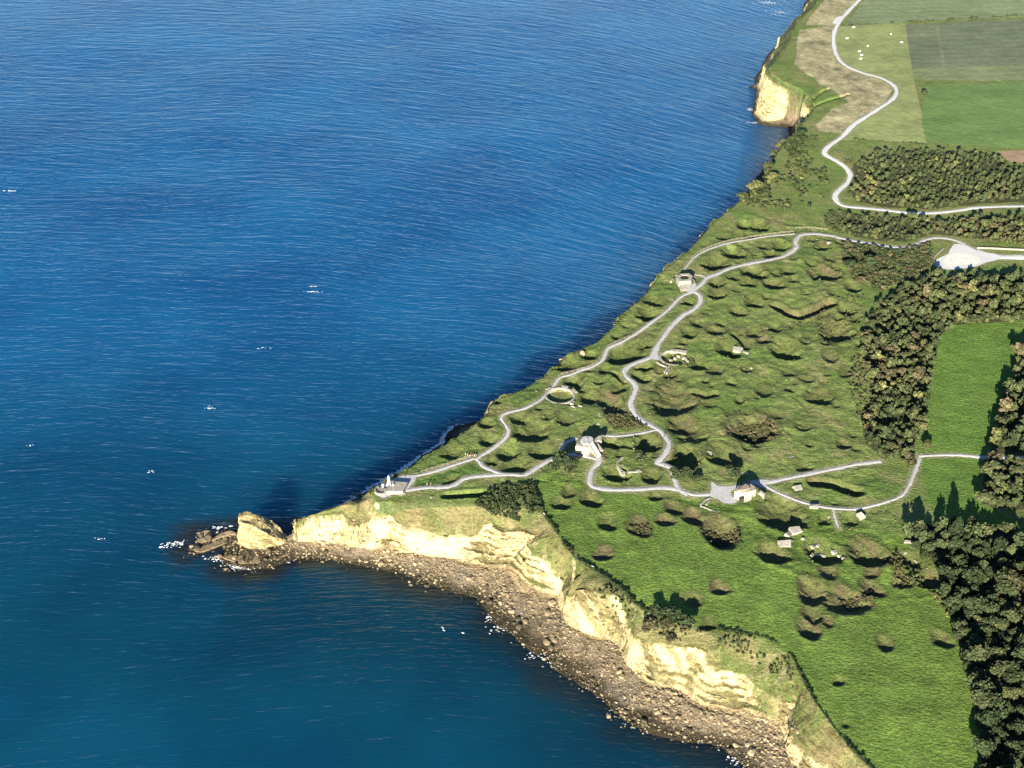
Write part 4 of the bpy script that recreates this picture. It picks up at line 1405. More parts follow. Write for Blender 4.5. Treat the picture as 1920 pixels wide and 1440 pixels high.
def stack_top(x, y):
    t = (x - xa) / (xb - xa)
    return np.clip(12.8 * (1 - sm(.28, 1.05, t)) ** .9 + 1.2, 1.2, 14) * (.9 + .1 * vn(x, y, 3, 5))


link('sea_stack', stack_mesh('sea_stack', [(447, 1022), (450, 1006), (470, 1002), (505, 1004), (540, 1010), (548, 1018), (530, 1028), (500, 1034), (470, 1032)], stack_top, 3),
     label='pale yellow limestone sea stack off the tip of the headland', category='rock')
x, y, _ = U(921, 772, 20)
link('rock_outcrop', stack_mesh('rock_outcrop', [(911, 788), (913, 774), (922, 764), (932, 768), (938, 778), (936, 787), (922, 790)], lambda a, b: 23.0 - 3.0 * sm(0, 5, np.abs(a - x)), 9, 18.0, 8.0),
     label='small pale yellow rock outcrop on the far cliff edge', category='rock')

# flat rock ledges running into the sea off the tip
LEDGES = [[(364, 1030), (380, 1033), (420, 1018), (446, 1006), (438, 1000), (412, 1010), (384, 1022)], [(371, 1012), (378, 1017), (396, 1012), (392, 1004)], [(372, 1000), (384, 1002), (394, 998), (386, 995)],
          [(398, 1014), (420, 1006), (442, 1001), (430, 997), (408, 1005)], [(420, 1046), (450, 1030), (490, 1036), (540, 1030), (545, 1038), (500, 1050), (460, 1056)]]
for k, lg in enumerate(LEDGES):
    pl = spline([U(px, py, .8)[:2] for px, py in lg] + [U(*lg[0], .8)[:2]], .7)[:-1]
    bm = bmesh.new()
    a0, a1 = [], []
    for p in pl:
        wv = .35 * fbm(np.array(p[0]), np.array(p[1]), 1.5, 2, k)
        a0.append(bm.verts.new((p[0] + wv, p[1] + wv, -.8)))
        a1.append(bm.verts.new((p[0] + wv, p[1] + wv, .55 + .25 * k % 1 + .3 * float(vn(np.array(p[0]), np.array(p[1]), 2.0, 7)))))
    n = len(pl)
    for i in range(n):
        bm.faces.new((a0[i], a0[(i + 1) % n], a1[(i + 1) % n], a1[i]))
    bm.faces.new(a1)
    bmesh.ops.triangulate(bm, faces=[f for f in bm.faces if len(f.verts) > 4])
    bm_obj('rock_ledge', bm, 'rubble', label=['long flat rock ledge reaching farthest out to sea', 'small broken rock ledge at the seaward end', 'smallest flat rock ledge beside the surf at the far end', 'narrow rock ledge behind the longest one', 'broad flat ledge at the foot of the sea stack'][k], category='rock')

# ------------------------------------------------------------------ surf
def foam_patch(cx, cy, rx, ry, n, rs_):
    out = []
    for _ in range(n):
        x, y = cx + rs_.normal() * rx, cy + rs_.normal() * ry
        s = rs_.uniform(.08, .28)
        out.append((x, y, s * rs_.uniform(1, 3.0), s))
    return out


blobs = []
for px, py, rx, ry, n in [(320, 1022, 2.6, 1.0, 36), (335, 1018, 1.2, .8, 25), (300, 1026, .8, .3, 8), (413, 1047, 2.5, 1.2, 60), (450, 1065, 3.5, .8, 60), (515, 1055, 3, .5, 25), (388, 1048, 1, .2, 6), (408, 990, 1.8, .8, 40), (432, 987, .8, .3, 10),
                          (585, 547, 2.2, .4, 34), (20, 358, 2.6, .5, 36), (587, 537, 1.5, .4, 8), (393, 765, 1.5, .5, 14), (490, 653, 1.6, .4, 8), (285, 885, 1.2, .4, 8), (925, 1158, 2.0, 1.0, 40), (945, 1178, 3, 1.5, 50), (680, 1055, 1.2, .4, 14), (1010, 1228, 3, 1.6, 40),
                          (1133, 1300, 2, 1.5, 40), (1440, 5, 6, 2, 60), (1465, 22, 5, 4, 50), (1410, 205, 2, 2, 30), (1420, 230, 5, 1, 40), (55, 835, 1, .4, 6), (185, 1010, 1.2, .4, 5), (720, 1062, 1, .3, 8), (1380, 1425, 2, 2.5, 40)]:
    x, y, _ = U(px, py, 0)
    blobs += foam_patch(x, y, rx, ry, n, rs)
ring = np.array([(p[0], p[1]) for p in spline([(p[0], p[1]) for p in Wl[2:46]], .5)])
for p in ring:
    if rs.random() < .3:
        blobs.append((p[0] + rs.normal() * 1.1, p[1] + rs.normal() * 1.1, rs.uniform(.1, .4), rs.uniform(.06, .18)))
surf = np.array([(p[0], p[1]) for p in spline([(p[0], p[1]) for p in offset(far_w[:9], 23.6, 0)], .35)])
for p in surf:
    for _ in range(3):
        blobs.append((p[0] + rs.normal() * .7, p[1] + rs.normal() * .7, rs.uniform(.3, .9), rs.uniform(.2, .5)))
V, T, n0 = [], [], 0
for x, y, a, b in blobs:
    n = 7
    an = np.arange(n) * 2 * math.pi / n
    r = rs.uniform(.6, 1.2, n)
    rot = rs.normal() * .35
    ex, ey = np.cos(an) * a * r, np.sin(an) * b * r
    V.append(np.stack([x + ex * math.cos(rot) - ey * math.sin(rot), y + ex * math.sin(rot) + ey * math.cos(rot), np.full(n, .06)], 1))
    V.append(np.array([[x, y, .16]]))
    i = np.arange(n)
    T.append(np.stack([i, (i + 1) % n, np.full(n, n)], 1) + n0)
    n0 += n + 1
link('surf_foam', mesh_np('surf_foam', np.concatenate(V), np.concatenate(T), MATS['foam']), kind='stuff')

# ------------------------------------------------------------------ concrete works
def thing(name, label, cat, loc=(0, 0, 0), rz=0, group=None):
    o = link(name, None, None, loc, rz, label=label, category=cat)
    if group:
        o['group'] = group
    return o


def prism_bm(pts, z0, z1, jit=.0, bev=.08):
    """pts: plan points (x, y) or (x, y, ztop)"""
    bm = bmesh.new()
    a0 = [bm.verts.new((p[0], p[1], z0)) for p in pts]
    a1 = [bm.verts.new((p[0] + random.uniform(-jit, jit), p[1] + random.uniform(-jit, jit), (p[2] if len(p) > 2 else z1) + random.uniform(-jit, jit))) for p in pts]
    n = len(pts)
    for i in range(n):
        bm.faces.new((a0[i], a0[(i + 1) % n], a1[(i + 1) % n], a1[i]))
    bm.faces.new(a1)
    bm.faces.new(a0[::-1])
    bmesh.ops.recalc_face_normals(bm, faces=bm.faces[:])
    if bev:
        bmesh.ops.bevel(bm, geom=bm.edges[:], offset=bev, segments=1, affect='EDGES', clamp_overlap=True)
    return bm


def top(pts, z):
    return [U(p[0], p[1], z)[:2] for p in pts]


def box_bm(cx, cy, cz, sx, sy, sz, rz=0, tilt=(0, 0), jit=.12, bev=.08):
    bm = bmesh.new()
    bmesh.ops.create_cube(bm, size=1)
    for v in bm.verts:
        v.co = Vector(((v.co.x + random.uniform(-jit, jit)) * sx, (v.co.y + random.uniform(-jit, jit)) * sy, (v.co.z + random.uniform(-jit, jit)) * sz))
    bmesh.ops.bevel(bm, geom=bm.edges[:], offset=bev, segments=1, affect='EDGES', clamp_overlap=True)
    M = Matrix.Translation((cx, cy, cz)) @ Matrix.Rotation(rz, 4, 'Z') @ Matrix.Rotation(tilt[0], 4, 'X') @ Matrix.Rotation(tilt[1], 4, 'Y')
    bm.transform(M)
    return bm


def wall_bm(px_pts, w, z0, z1, ztop_at=None):
    """wall of thickness w along a line seen at its top edge"""
    c = [U(p[0], p[1], z1)[:2] for p in px_pts]
    L, R = [], []
    for i, p in enumerate(c):
        a, b = c[max(0, i - 1)], c[min(len(c) - 1, i + 1)]
        tx, ty = b[0] - a[0], b[1] - a[1]
        l = math.hypot(tx, ty)
        L.append((p[0] - ty / l * w / 2, p[1] + tx / l * w / 2))
        R.append((p[0] + ty / l * w / 2, p[1] - tx / l * w / 2))
    bm = bmesh.new()
    va = [[bm.verts.new((*q, z)) for q in S] for S, z in ((L, z0), (R, z0), (R, z1), (L, z1))]
    n = len(c)
    for i in range(n - 1):
        for k in range(4):
            bm.faces.new((va[k][i], va[(k + 1) % 4][i], va[(k + 1) % 4][i + 1], va[k][i + 1]))
    bm.faces.new([va[k][0] for k in range(4)])
    bm.faces.new([va[k][-1] for k in range(4)][::-1])
    return bm


def ring_bm(cx, cy, r0, r1, z0, z1, a0=0, a1=2 * math.pi, n=40):
    bm = bmesh.new()
    full = abs(a1 - a0 - 2 * math.pi) < 1e-3
    m_ = n if full else n + 1
    R = []
    for i in range(m_):
        a_ = a0 + (a1 - a0) * i / n
        c_, s_ = math.cos(a_), math.sin(a_)
        zt = z1 + random.uniform(-.05, .05)
        R.append([bm.verts.new((cx + c_ * r, cy + s_ * r, z)) for r, z in ((r0, z0), (r1, z0), (r1, zt), (r0, zt))])
    for i in range(n):
        p, q_ = R[i], R[(i + 1) % m_]
        for k in range(4):
            bm.faces.new((p[k], p[(k + 1) % 4], q_[(k + 1) % 4], q_[k]))
    if not full:
        bm.faces.new(R[0])
        bm.faces.new(R[-1][::-1])
    return bm


def base_z(px, py):
    x, y, _ = U(px, py)
    return lowz(x, y)


# --- observation bunker and the pylon at the tip
g0 = base_z(735, 915)
t = thing('observation_bunker', 'low pale concrete bunker with paved roof at the tip of the headland', 'bunker')
bm_obj('roof_slab', prism_bm(top([(734, 902), (765, 904), (755, 921), (722, 921)], g0 + 1.7), g0 - 1, g0 + 1.7), 'concrete_pale', t)
cx, cy = U(715, 918, g0 + 1)[:2]
bm_obj('curved_wall', ring_bm(cx, cy, 2.4, 3.1, g0 - 1.5, g0 + 1.1, math.radians(120), math.radians(330), 20), 'concrete', t)
bm_obj('lower_roof', prism_bm([(cx + 2.4 * math.cos(a_), cy + 2.4 * math.sin(a_)) for a_ in np.arange(14) * 2 * math.pi / 14], g0 - 1, g0 + .6), 'concrete', t)
bm_obj('entrance_step', prism_bm(top([(748, 922), (757, 918), (760, 924), (750, 928)], g0 + .5), g0 - .5, g0 + .5), 'concrete', t)
bm_obj('parapet', wall_bm([(722, 921), (732, 905), (736, 901)], .4, g0 + 1.6, g0 + 2.3), 'concrete_pale', t)
x, y, _ = U(729, 908, g0 + 1.7)
t = thing('stone_pylon', 'tall pale granite pylon standing on the bunker at the headland tip', 'monument', (x, y, g0 + 1.7))
bm = bmesh.new()
rings = [[bm.verts.new((sx * r, sy * r * .7, z)) for sx, sy in ((-1, -1), (1, -1), (1, 1), (-1, 1))] for r, z in ((.62, .3), (.54, 2.4), (.42, 3.9), (.06, 4.8))]
for a_, b_ in zip(rings, rings[1:]):
    for k in range(4):
        bm.faces.new((a_[k], a_[(k + 1) % 4], b_[(k + 1) % 4], b_[k]))
bm.faces.new(rings[-1])
bm.faces.new(rings[0][::-1])
bm_obj('shaft', bm, 'granite', t)
bm_obj('plinth', box_bm(0, 0, .2, 2.0, 1.6, .5, jit=0), 'granite', t)
for dx in (-2.6, 2.0):
    o = bm_obj('stone_tablet', box_bm(0, 0, .7, .7, .5, 1.6, jit=.05), 'granite', None)
    o.location = (x + dx, y - .8, g0 + .9)
    o['label'] = 'short pale stone tablet left of the pylon on the tip bunker' if dx < 0 else 'short pale stone tablet right of the pylon on the tip bunker'
    o['category'] = 'monument'

# --- open gun pits
for k, (cx, cy, _) in enumerate(gp):
    g0 = lowz(cx, cy)
    t = thing('gun_pit', ['round open concrete gun pit with grass floor beside the coast path', 'ruined open concrete gun pit beside the path junction'][k], 'gun emplacement', group='open gun pits')
    r = FLAT[k][2]
    if k == 0:
        bm_obj('ring_wall', ring_bm(cx, cy, r - .1, r + .75, g0 - 1.8, g0 + .35), 'concrete_pale', t)
        for a_, l in ((2.3, 2.6), (1.25, 3.4), (.5, 3.6), (5.5, 2.4)):
            px_, py_ = cx + math.cos(a_) * (r + 1.6), cy + math.sin(a_) * (r + 1.6)
            bm_obj('recess', box_bm(px_, py_, g0 - .1, l, 1.3, 1.1, a_ + math.pi / 2, jit=.05), 'concrete_pale', t)
        for a_, d_ in ((5.35, 4.5), (5.25, 7.0), (5.5, 8.6)):
            bm_obj('entrance_block', box_bm(cx + math.cos(a_) * (r + d_ - 2), cy + math.sin(a_) * (r + d_ - 2), g0 + .1, 2.0, .9, 1.2, a_ + .5, jit=.08), 'concrete_pale', t)
    else:
        bm_obj('ring_wall', ring_bm(cx, cy, r - .1, r + .7, g0 - 1.7, g0 + .35, .9, 3.9, 26), 'concrete_pale', t)
        bm_obj('ring_wall', ring_bm(cx, cy, r - .1, r + .7, g0 - 1.7, g0 + .2, 4.0, 5.0, 10), 'concrete', t)
        bm_obj('broken_slab', box_bm(*U(1275, 659, g0 + .8)[:2], g0 + .6, 7.5, 2.6, .9, -.25, (.1, .06)), 'concrete_pale', t)
        bm_obj('broken_slab', box_bm(*U(1287, 674, g0 + .5)[:2], g0 + .2, 1.3, 4.0, .9, .3, (.1, .1)), 'concrete_pale', t)
        for q_ in ((1258, 675), (1266, 672), (1272, 668), (1281, 671), (1283, 680)):
            bm_obj('rubble_block', box_bm(*U(*q_, g0 - .4)[:2], g0 - .6, 1.6, 1.2, 1.1, random.uniform(0, 3), (.3, .2)), 'concrete_pale', t)
        for q_ in (((1232, 678), (1240, 683), (1252, 688)), ((1246, 697), (1251, 689), (1255, 686)), ((1250, 698), (1255, 691))):
            bm_obj('entrance_wall', wall_bm(q_, .6, g0 - 1, g0 + .4), 'concrete_pale', t)

# --- flak bunker with viewing roof
g0 = base_z(1287, 530)
t = thing('lookout_bunker', 'tall pale concrete lookout bunker with sunken dark roof well', 'bunker')
zt = g0 + 3.2
hexo = top([(1268, 520), (1275, 513), (1291, 512), (1299, 517), (1296, 526), (1273, 528)], zt)
c_ = np.mean(hexo, 0)
bm_obj('tower_wall', prism_bm(hexo, g0 - 1.5, zt - .6), 'concrete_pale', t)
hi_ = [tuple(c_ + (np.array(p) - c_) * .55) for p in hexo]
bm = bmesh.new()
A0 = [bm.verts.new((*p, zt - .59)) for p in hexo]
A1 = [bm.verts.new((*p, zt)) for p in hexo]
B1 = [bm.verts.new((*p, zt)) for p in hi_]
B0 = [bm.verts.new((*p, zt - .59)) for p in hi_]
for i in range(6):
    j = (i + 1) % 6
    bm.faces.new((A0[i], A0[j], A1[j], A1[i]))
    bm.faces.new((A1[i], A1[j], B1[j], B1[i]))
    bm.faces.new((B1[i], B1[j], B0[j], B0[i]))
bm_obj('parapet', bm, 'concrete_pale', t)
bm_obj('roof_well', prism_bm(hi_, zt - .57, zt - .5, bev=0), 'painted_shade', t)  # dark sheet laid in as the shade of the well
bm_obj('entrance_ramp', prism_bm([(*U(1273, 530, g0 + 1.4)[:2], g0 + 1.6), (*U(1298, 528, g0 + 1.4)[:2], g0 + 1.6), (*U(1293, 541, g0 + .3)[:2], g0 + .35), (*U(1276, 546, g0 + .3)[:2], g0 + .35)], g0 - 1, g0 + 1), 'concrete_pale', t)
bm_obj('wing_wall', wall_bm([(1298, 522), (1303, 527), (1292, 537)], .5, g0 - .5, g0 + .8), 'concrete', t)
bm_obj('wing_wall', wall_bm([(1262, 522), (1258, 527)], .9, g0 - .5, g0 + .7), 'concrete_pale', t)

# --- ruined casemate with footbridge
g0 = base_z(1100, 835)
t = thing('casemate', 'ruined concrete casemate with grey viewing roof and sloping footbridge', 'bunker')
zt = g0 + 4.3
bm_obj('main_block', prism_bm(top([(1079, 836), (1083, 828), (1095, 825), (1110, 826), (1113, 834), (1104, 838)], zt), g0 - 1, zt, .15), 'concrete_pale', t)
bm_obj('roof_platform', prism_bm(top([(1088, 826), (1092, 819), (1103, 817), (1111, 819), (1114, 826), (1110, 832), (1094, 833)], zt + .6), zt + .02, zt + .6, .08), 'gravel', t)
bm_obj('roof_slab', prism_bm(top([(1080, 830), (1085, 825), (1089, 829), (1086, 834), (1081, 834)], zt + .3), zt - .5, zt + .3, .1), 'concrete', t)
bm_obj('broken_slab', prism_bm(top([(1113, 823), (1122, 817), (1129, 818), (1128, 827), (1121, 824), (1115, 828)], zt), zt - 1.2, zt, .2), 'concrete_pale', t)
bm_obj('broken_slab', box_bm(*U(1121, 834, g0 + 2.6)[:2], g0 + 1.8, 1.4, 6.2, 1.2, .55, (.25, .1)), 'concrete_pale', t)
bm_obj('front_apron', prism_bm([(*U(1079, 842, g0 + 2)[:2], g0 + 2.2), (*U(1112, 836, g0 + 3)[:2], g0 + 3.2), (*U(1105, 851, g0 + .6)[:2], g0 + .7), (*U(1092, 853, g0 + .4)[:2], g0 + .5)], g0 - 1, g0 + 2, .1), 'concrete_pale', t)
bm_obj('embrasure', prism_bm([U(1082, 846, g0 + 1.2)[:2], U(1092, 843, g0 + 1.2)[:2], U(1093, 847, g0 + 1.2)[:2], U(1084, 849, g0 + 1.2)[:2]], g0 - .5, g0 + 1.75, bev=0), 'painted_shade', t)  # dark solid in place of a shaded opening
br = thing('footbridge', 'sloping gravel footbridge leading up to the ruined casemate roof', 'bridge')
p0, p1 = U(1107, 831, zt + .6), U(1123, 857, g0 + .2)
dv = Vector(p1) - Vector(p0)
sd_ = Vector((-dv.y, dv.x, 0)).normalized()
for o_, w_2, mt, nm, dz in ((0, 1.25, 'gravel', 'deck', 0), (-1.3, .12, 'concrete_pale', 'side_rail', .5), (1.3, .12, 'concrete_pale', 'side_rail', .5)):
    bm = bmesh.new()
    vv = []
    for p in (Vector(p0), Vector(p1)):
        for s_ in (-1, 1):
            for zz_ in (-.35, .1 + dz):
                vv.append(bm.verts.new(p + sd_ * (o_ + s_ * w_2) + Vector((0, 0, zz_))))
    for f in ((0, 1, 3, 2), (4, 6, 7, 5), (0, 4, 5, 1), (2, 3, 7, 6), (1, 5, 7, 3), (0, 2, 6, 4)):
        bm.faces.new([vv[i] for i in f])
    bm_obj(nm, bm, mt, br)
bm_obj('support', box_bm(*(Vector(p0) * .6 + Vector(p1) * .4)[:2], g0 + .8, 1.2, .6, 3.0, .5, jit=.02), 'concrete', br)

# --- casemate with earth roof beside the forecourt
g0 = base_z(1405, 922)
t = thing('casemate', 'concrete casemate with brown earth roof at the end of the paved forecourt', 'bunker')
zt = g0 + 4.0
bm_obj('main_block', prism_bm(top([(1377, 921), (1383, 912), (1397, 905), (1408, 907), (1416, 912), (1418, 918), (1407, 921), (1390, 924)], zt), g0 - 1, zt, .1), 'concrete_pale', t)
bm_obj('earth_roof', prism_bm(top([(1382, 918), (1388, 911), (1398, 907), (1406, 910), (1407, 915), (1400, 918), (1388, 920)], zt + .9), zt + .02, zt + .9, .25, .25), 'roof_earth', t)
bm_obj('front_step', prism_bm([(*U(1378, 926, g0 + 2.4)[:2], g0 + 2.6), (*U(1412, 925, g0 + 2.6)[:2], g0 + 2.8), (*U(1409, 936, g0 + .8)[:2], g0 + .9), (*U(1396, 942, g0 + .2)[:2], g0 + .3), (*U(1386, 938, g0 + .4)[:2], g0 + .5)], g0 - 1, g0 + 2, .1), 'concrete_pale', t)
bm_obj('doorway', prism_bm([U(1386, 934, g0 + 1.6)[:2], U(1395, 930, g0 + 1.6)[:2], U(1395, 936, g0 + 1.6)[:2], U(1387, 937, g0 + 1.6)[:2]], g0, g0 + 2.05, bev=0), 'painted_shade', t)  # shade of the doorway painted as a dark solid
bm_obj('side_wall', prism_bm(top([(1418, 914), (1425, 918), (1435, 925), (1433, 928), (1424, 922), (1416, 918)], g0 + 2.2), g0 - 1, g0 + 2.2, .08), 'concrete_pale', t)

# --- loose slabs and broken masonry: each piece its own thing
def slab(px, py, dims, rz, tilt, mat, label, name='concrete_block', dz=.2):
    x_, y_, _ = U(px, py)
    dims = tuple(d_ * .88 for d_ in dims)
    o = bm_obj(name, box_bm(0, 0, 0, *dims, 0, tilt, jit=.12), mat, None, label=label, category='ruin', group='loose concrete blocks')
    o.location = (x_, y_, gz(x_, y_) + dims[2] * .5 - dz - .3)
    o.rotation_euler = (0, 0, rz)


for a_ in [(1496, 914, (4.4, 3.4, 1.5), .35, (.28, .05), 'concrete_pale', 'tilted square concrete slab right of the earth roofed casemate'), (1526, 952, (4.0, 2.4, 2.0), -.1, (.1, 0), 'concrete_pale', 'upright pale concrete block below the narrow path'),
           (1614, 969, (3.2, 3.8, 2.2), .5, (.35, -.2), 'concrete_pale', 'angular pale concrete block near the path bend'), (1491, 996, (5.2, 3.6, 2.6), .3, (.2, .1), 'concrete_pale', 'upper large broken concrete boulder by the deep crater'),
           (1478, 1003, (3.4, 2.8, 1.8), .9, (.1, .2), 'concrete_pale', 'middle broken concrete boulder by the deep crater'), (1472, 1020, (6.0, 3.4, 2.0), .05, (.3, 0), 'concrete_pale', 'wide lower broken slab under the two concrete boulders'),
           (1506, 1011, (1.5, 1.3, 1.2), .4, (.3, .2), 'concrete_pale', 'small concrete lump right of the broken boulders'), (1442, 982, (1.4, 1.0, .9), 0, (.2, 0), 'concrete_pale', 'small pale stone inside the deep crater'),
           (1525, 1021, (2.0, 1.6, 1.5), .5, (.2, .3), 'concrete_pale', 'pale block at the upper left of the ruined shelter'), (1534, 1018, (1.8, 1.4, 1.2), 1.1, (.3, .1), 'concrete_pale', 'small block at the top of the ruined shelter'),
           (1540, 1030, (4.4, 1.4, 1.4), -.2, (.2, .1), 'concrete_pale', 'long lintel lying across the ruined shelter pit'), (1523, 1036, (2.8, 1.6, 1.4), 1.0, (.3, .2), 'concrete_pale', 'tilted wall piece on the left rim of the shelter pit'),
           (1565, 1030, (2.6, 1.8, 1.6), .2, (.2, .2), 'concrete_pale', 'square block right of the long lintel'), (1574, 1036, (1.6, 1.4, 1.4), .7, (.1, .3), 'concrete_pale', 'block at the right rim of the shelter pit'), (1582, 1044, (1.5, 1.2, 1.6), .1, (.2, .1), 'concrete_pale', 'small upright block at the far right of the shelter pit'),
           (1555, 968, (1.6, 1.0, .7), .2, (.1, 0), 'concrete_pale', 'flat pale stone above the small dark crater'), (1384, 655, (5.4, 4.2, 1.2), -.2, (.2, .1), 'concrete_pale', 'large rounded pale slab beside the dark crater in the middle of the field'),
           (1398, 661, (3.6, 1.3, 1.0), -.6, (.2, .1), 'concrete_pale', 'narrow pale fragment beside the large rounded slab'), (1410, 690, (2.2, 1.4, .8), .8, (.1, .2), 'concrete', 'worn pale stone below the large rounded slab'), (1406, 700, (1.6, 1.2, .7), .2, (.1, .1), 'concrete', 'lowest worn stone below the large rounded slab'),
           (1554, 456, (2.4, 1.6, 1.4), .4, (.1, .1), 'concrete_pale', 'pale stone on the rim of a crater below the walkway'), (1483, 858, (3.6, .8, .7), .6, (0, 0), 'concrete_pale', 'thin pale beam lying on the grass left of the small crater'), (1398, 885, (3.4, 1.2, .8), -.05, (.1, 0), 'concrete_pale', 'flat pale slab behind the earth roofed casemate'),
           (1331, 847, (2.8, 2.0, 1.2), -.3, (.2, .1), 'concrete', 'grey pale concrete lump on the rim of a wide crater'), (1121, 794, (1.8, 1.2, .9), .2, (.1, .1), 'concrete_pale', 'small pale stone above the ruined casemate'), (1124, 778, (.9, 3.4, .8), .1, (.1, 0), 'concrete', 'narrow grey slab above the brown bramble patch'),
           (809, 933, (1.2, 1.0, .9), .3, (.1, .1), 'concrete_pale', 'lone white stone on the grass behind the tip bunker'), (1702, 1017, (3.6, 1.5, 1.3), -.1, (.2, 0), 'concrete_pale', 'pale slab at the edge of the lower wood'), (1698, 1034, (1.3, 1.2, 1.2), .3, (.1, .1), 'concrete', 'grey block below the pale slab at the lower wood'),
           (1718, 1048, (.9, 1.8, .9), .3, (.1, .1), 'concrete_pale', 'narrow white stone on the rim of a crater near the lower wood'), (1247, 874, (1.4, 1.0, .8), .1, (.1, 0), 'concrete', 'pale stone beside the end of the curved path'), (1230, 901, (1.2, .9, .8), .6, (.2, .1), 'concrete_pale', 'white stone on the lip of the crater under the broken trench'),
           (1167, 873, (1.4, 1.0, .6), 0, (.1, 0), 'concrete_pale', 'flat white stone inside the bend of the broken trench'), (1268, 517, (1.2, .9, .9), .2, (0, 0), 'concrete_pale', 'small white stone left of the lookout bunker')]:
    slab(*a_)
LIME = [(1247, 504, 'pale limestone lump on the cliff edge above the lookout bunker'), (1285, 464, 'pale limestone lump on the cliff edge beside the upper coast path'), (1340, 411, 'white limestone lump on the cliff edge below the scrub'), (1092, 665, 'pale stone on the slope above the coast path'), (1053, 666, 'small pale stone on the cliff corner')]
for px, py, lb in LIME:
    x, y, _ = U(px, py, None, -1)
    v, f = rock_np(rs, ICO2, np.array([1.3, 1.0, 1.3]))
    link('limestone_rock', mesh_np('limestone_rock', v, f, MATS['limestone_block'], smooth=False), None, (x, y, gz(x, y) + .3), label=lb, category='rock')

# --- trench walls
g0 = base_z(1165, 880)
t = thing('trench_ruin', 'angled broken concrete trench walls in a hollow below the ruined casemate', 'ruin')
for q_, w in ((((1168, 857), (1158, 866), (1158, 873), (1165, 882), (1172, 886)), 1.0), (((1178, 884), (1190, 884), (1203, 883)), .9)):
    bm_obj('wall', wall_bm(q_, w, g0 - 1.4, g0 + .5), 'concrete_pale', t)
for q_ in ((1168, 889), (1197, 884)):
    bm_obj('block', box_bm(*U(*q_, g0)[:2], g0, 2.0, 1.5, 1.2, .4, (.2, .1)), 'concrete_pale', t)
g0 = base_z(1335, 945)
t = thing('sunken_stairwell', 'sunken concrete stairwell below the paved forecourt', 'ruin')
for q_, w in ((((1314, 946), (1322, 937), (1332, 933)), .7), (((1324, 946), (1330, 938)), .7), (((1313, 948), (1325, 952), (1343, 960), (1350, 959)), .5)):
    bm_obj('wall', wall_bm(q_, w, g0 - 1.5, g0 + .45), 'concrete_pale', t)

# --- low pale walls by the turning circle
t = thing('low_wall', 'thin pale curved kerb wall left of the turning circle', 'wall')
bm_obj('wall', wall_bm([(1770, 464), (1760, 473), (1753, 480), (1750, 490), (1751, 500)], .5, base_z(1755, 485) - 1, base_z(1755, 485) + .7), 'concrete_pale', t)
t = thing('low_wall', 'straight pale wall along the grass above the access road', 'wall')
bm_obj('wall', wall_bm([(1832, 463), (1860, 464), (1900, 466), (1950, 468)], .6, base_z(1880, 465) - 1, base_z(1880, 465) + .9), 'concrete_pale', t)

# --- fences
def fence(px_pts, step, h, label):
    t_ = thing('fence', label, 'fence', group='post and rail fences')
    pl = np.array(spline(W2(px_pts), step))
    z = low(pl[:, 0], pl[:, 1])[0]
    me = None
    for (x_, y_), z_ in zip(pl[::2], z[::2]):
        if me is None:
            o = bm_obj('post', box_bm(0, 0, h / 2, .13, .13, h, jit=0, bev=0), 'post_wood', t_)
            me = o.data
        else:
            o = link('post', me, t_)
        o.location = (x_, y_, z_)
    for hh in (.5, .95):
        bm_ = bmesh.new()
        pr = None
        for (x_, y_), z_ in zip(pl, z):
            cu = [bm_.verts.new((x_, y_, z_ + h * hh + d_)) for d_ in (-.06, .06)]
            cu += [bm_.verts.new((x_ + .07, y_ + .07, z_ + h * hh + d_)) for d_ in (-.06, .06)]
            if pr:
                for f in ((0, 1), (1, 3), (3, 2), (2, 0)):
                    bm_.faces.new((pr[f[0]], pr[f[1]], cu[f[1]], cu[f[0]]))
            pr = cu
        bm_obj('rail', bm_, 'post_wood', t_)


fence([(1492, 428), (1520, 428), (1552, 431)], 1.2, 1.2, 'pale rail fence on the grass above the walkway bend')
fence([(1289, 500), (1303, 478), (1330, 464), (1365, 453), (1400, 447), (1440, 440), (1488, 435)], 1.4, 1.1, 'pale rail fence along the upper coast path')
fence([(790, 886), (840, 871), (880, 857), (893, 855)], 1.3, 1.1, 'pale rail fence on the seaward side of the tip path')
fence([(1180, 632), (1140, 650), (1130, 665), (1112, 685), (1070, 698), (1050, 703), (1036, 722)], 1.4, 1.1, 'pale rail fence beside the middle of the coast path')

# ------------------------------------------------------------------ people, cows, gulls
def skin_mesh(name, verts, edges, radii, mats, sub=1, root=0):
    me = bpy.data.meshes.new(name)
    me.from_pydata(verts, edges, [])
    o = bpy.data.objects.new(name, me)
    COL.objects.link(o)
    md = o.modifiers.new('skin', 'SKIN')
    for i, r in enumerate(radii):
        me.skin_vertices[0].data[i].radius = (r, r) if not isinstance(r, tuple) else r
    for i in range(len(verts)):
        me.skin_vertices[0].data[i].use_root = (i == root)
    sb = o.modifiers.new('sub', 'SUBSURF')
    sb.levels = sub
    dg = bpy.context.evaluated_depsgraph_get()
    out = bpy.data.meshes.new_from_object(o.evaluated_get(dg))
    bpy.data.objects.remove(o)
    out.materials.clear()
    for m_ in mats:
        out.materials.append(MATS[m_])
    for p in out.polygons:
        p.use_smooth = True
    return out


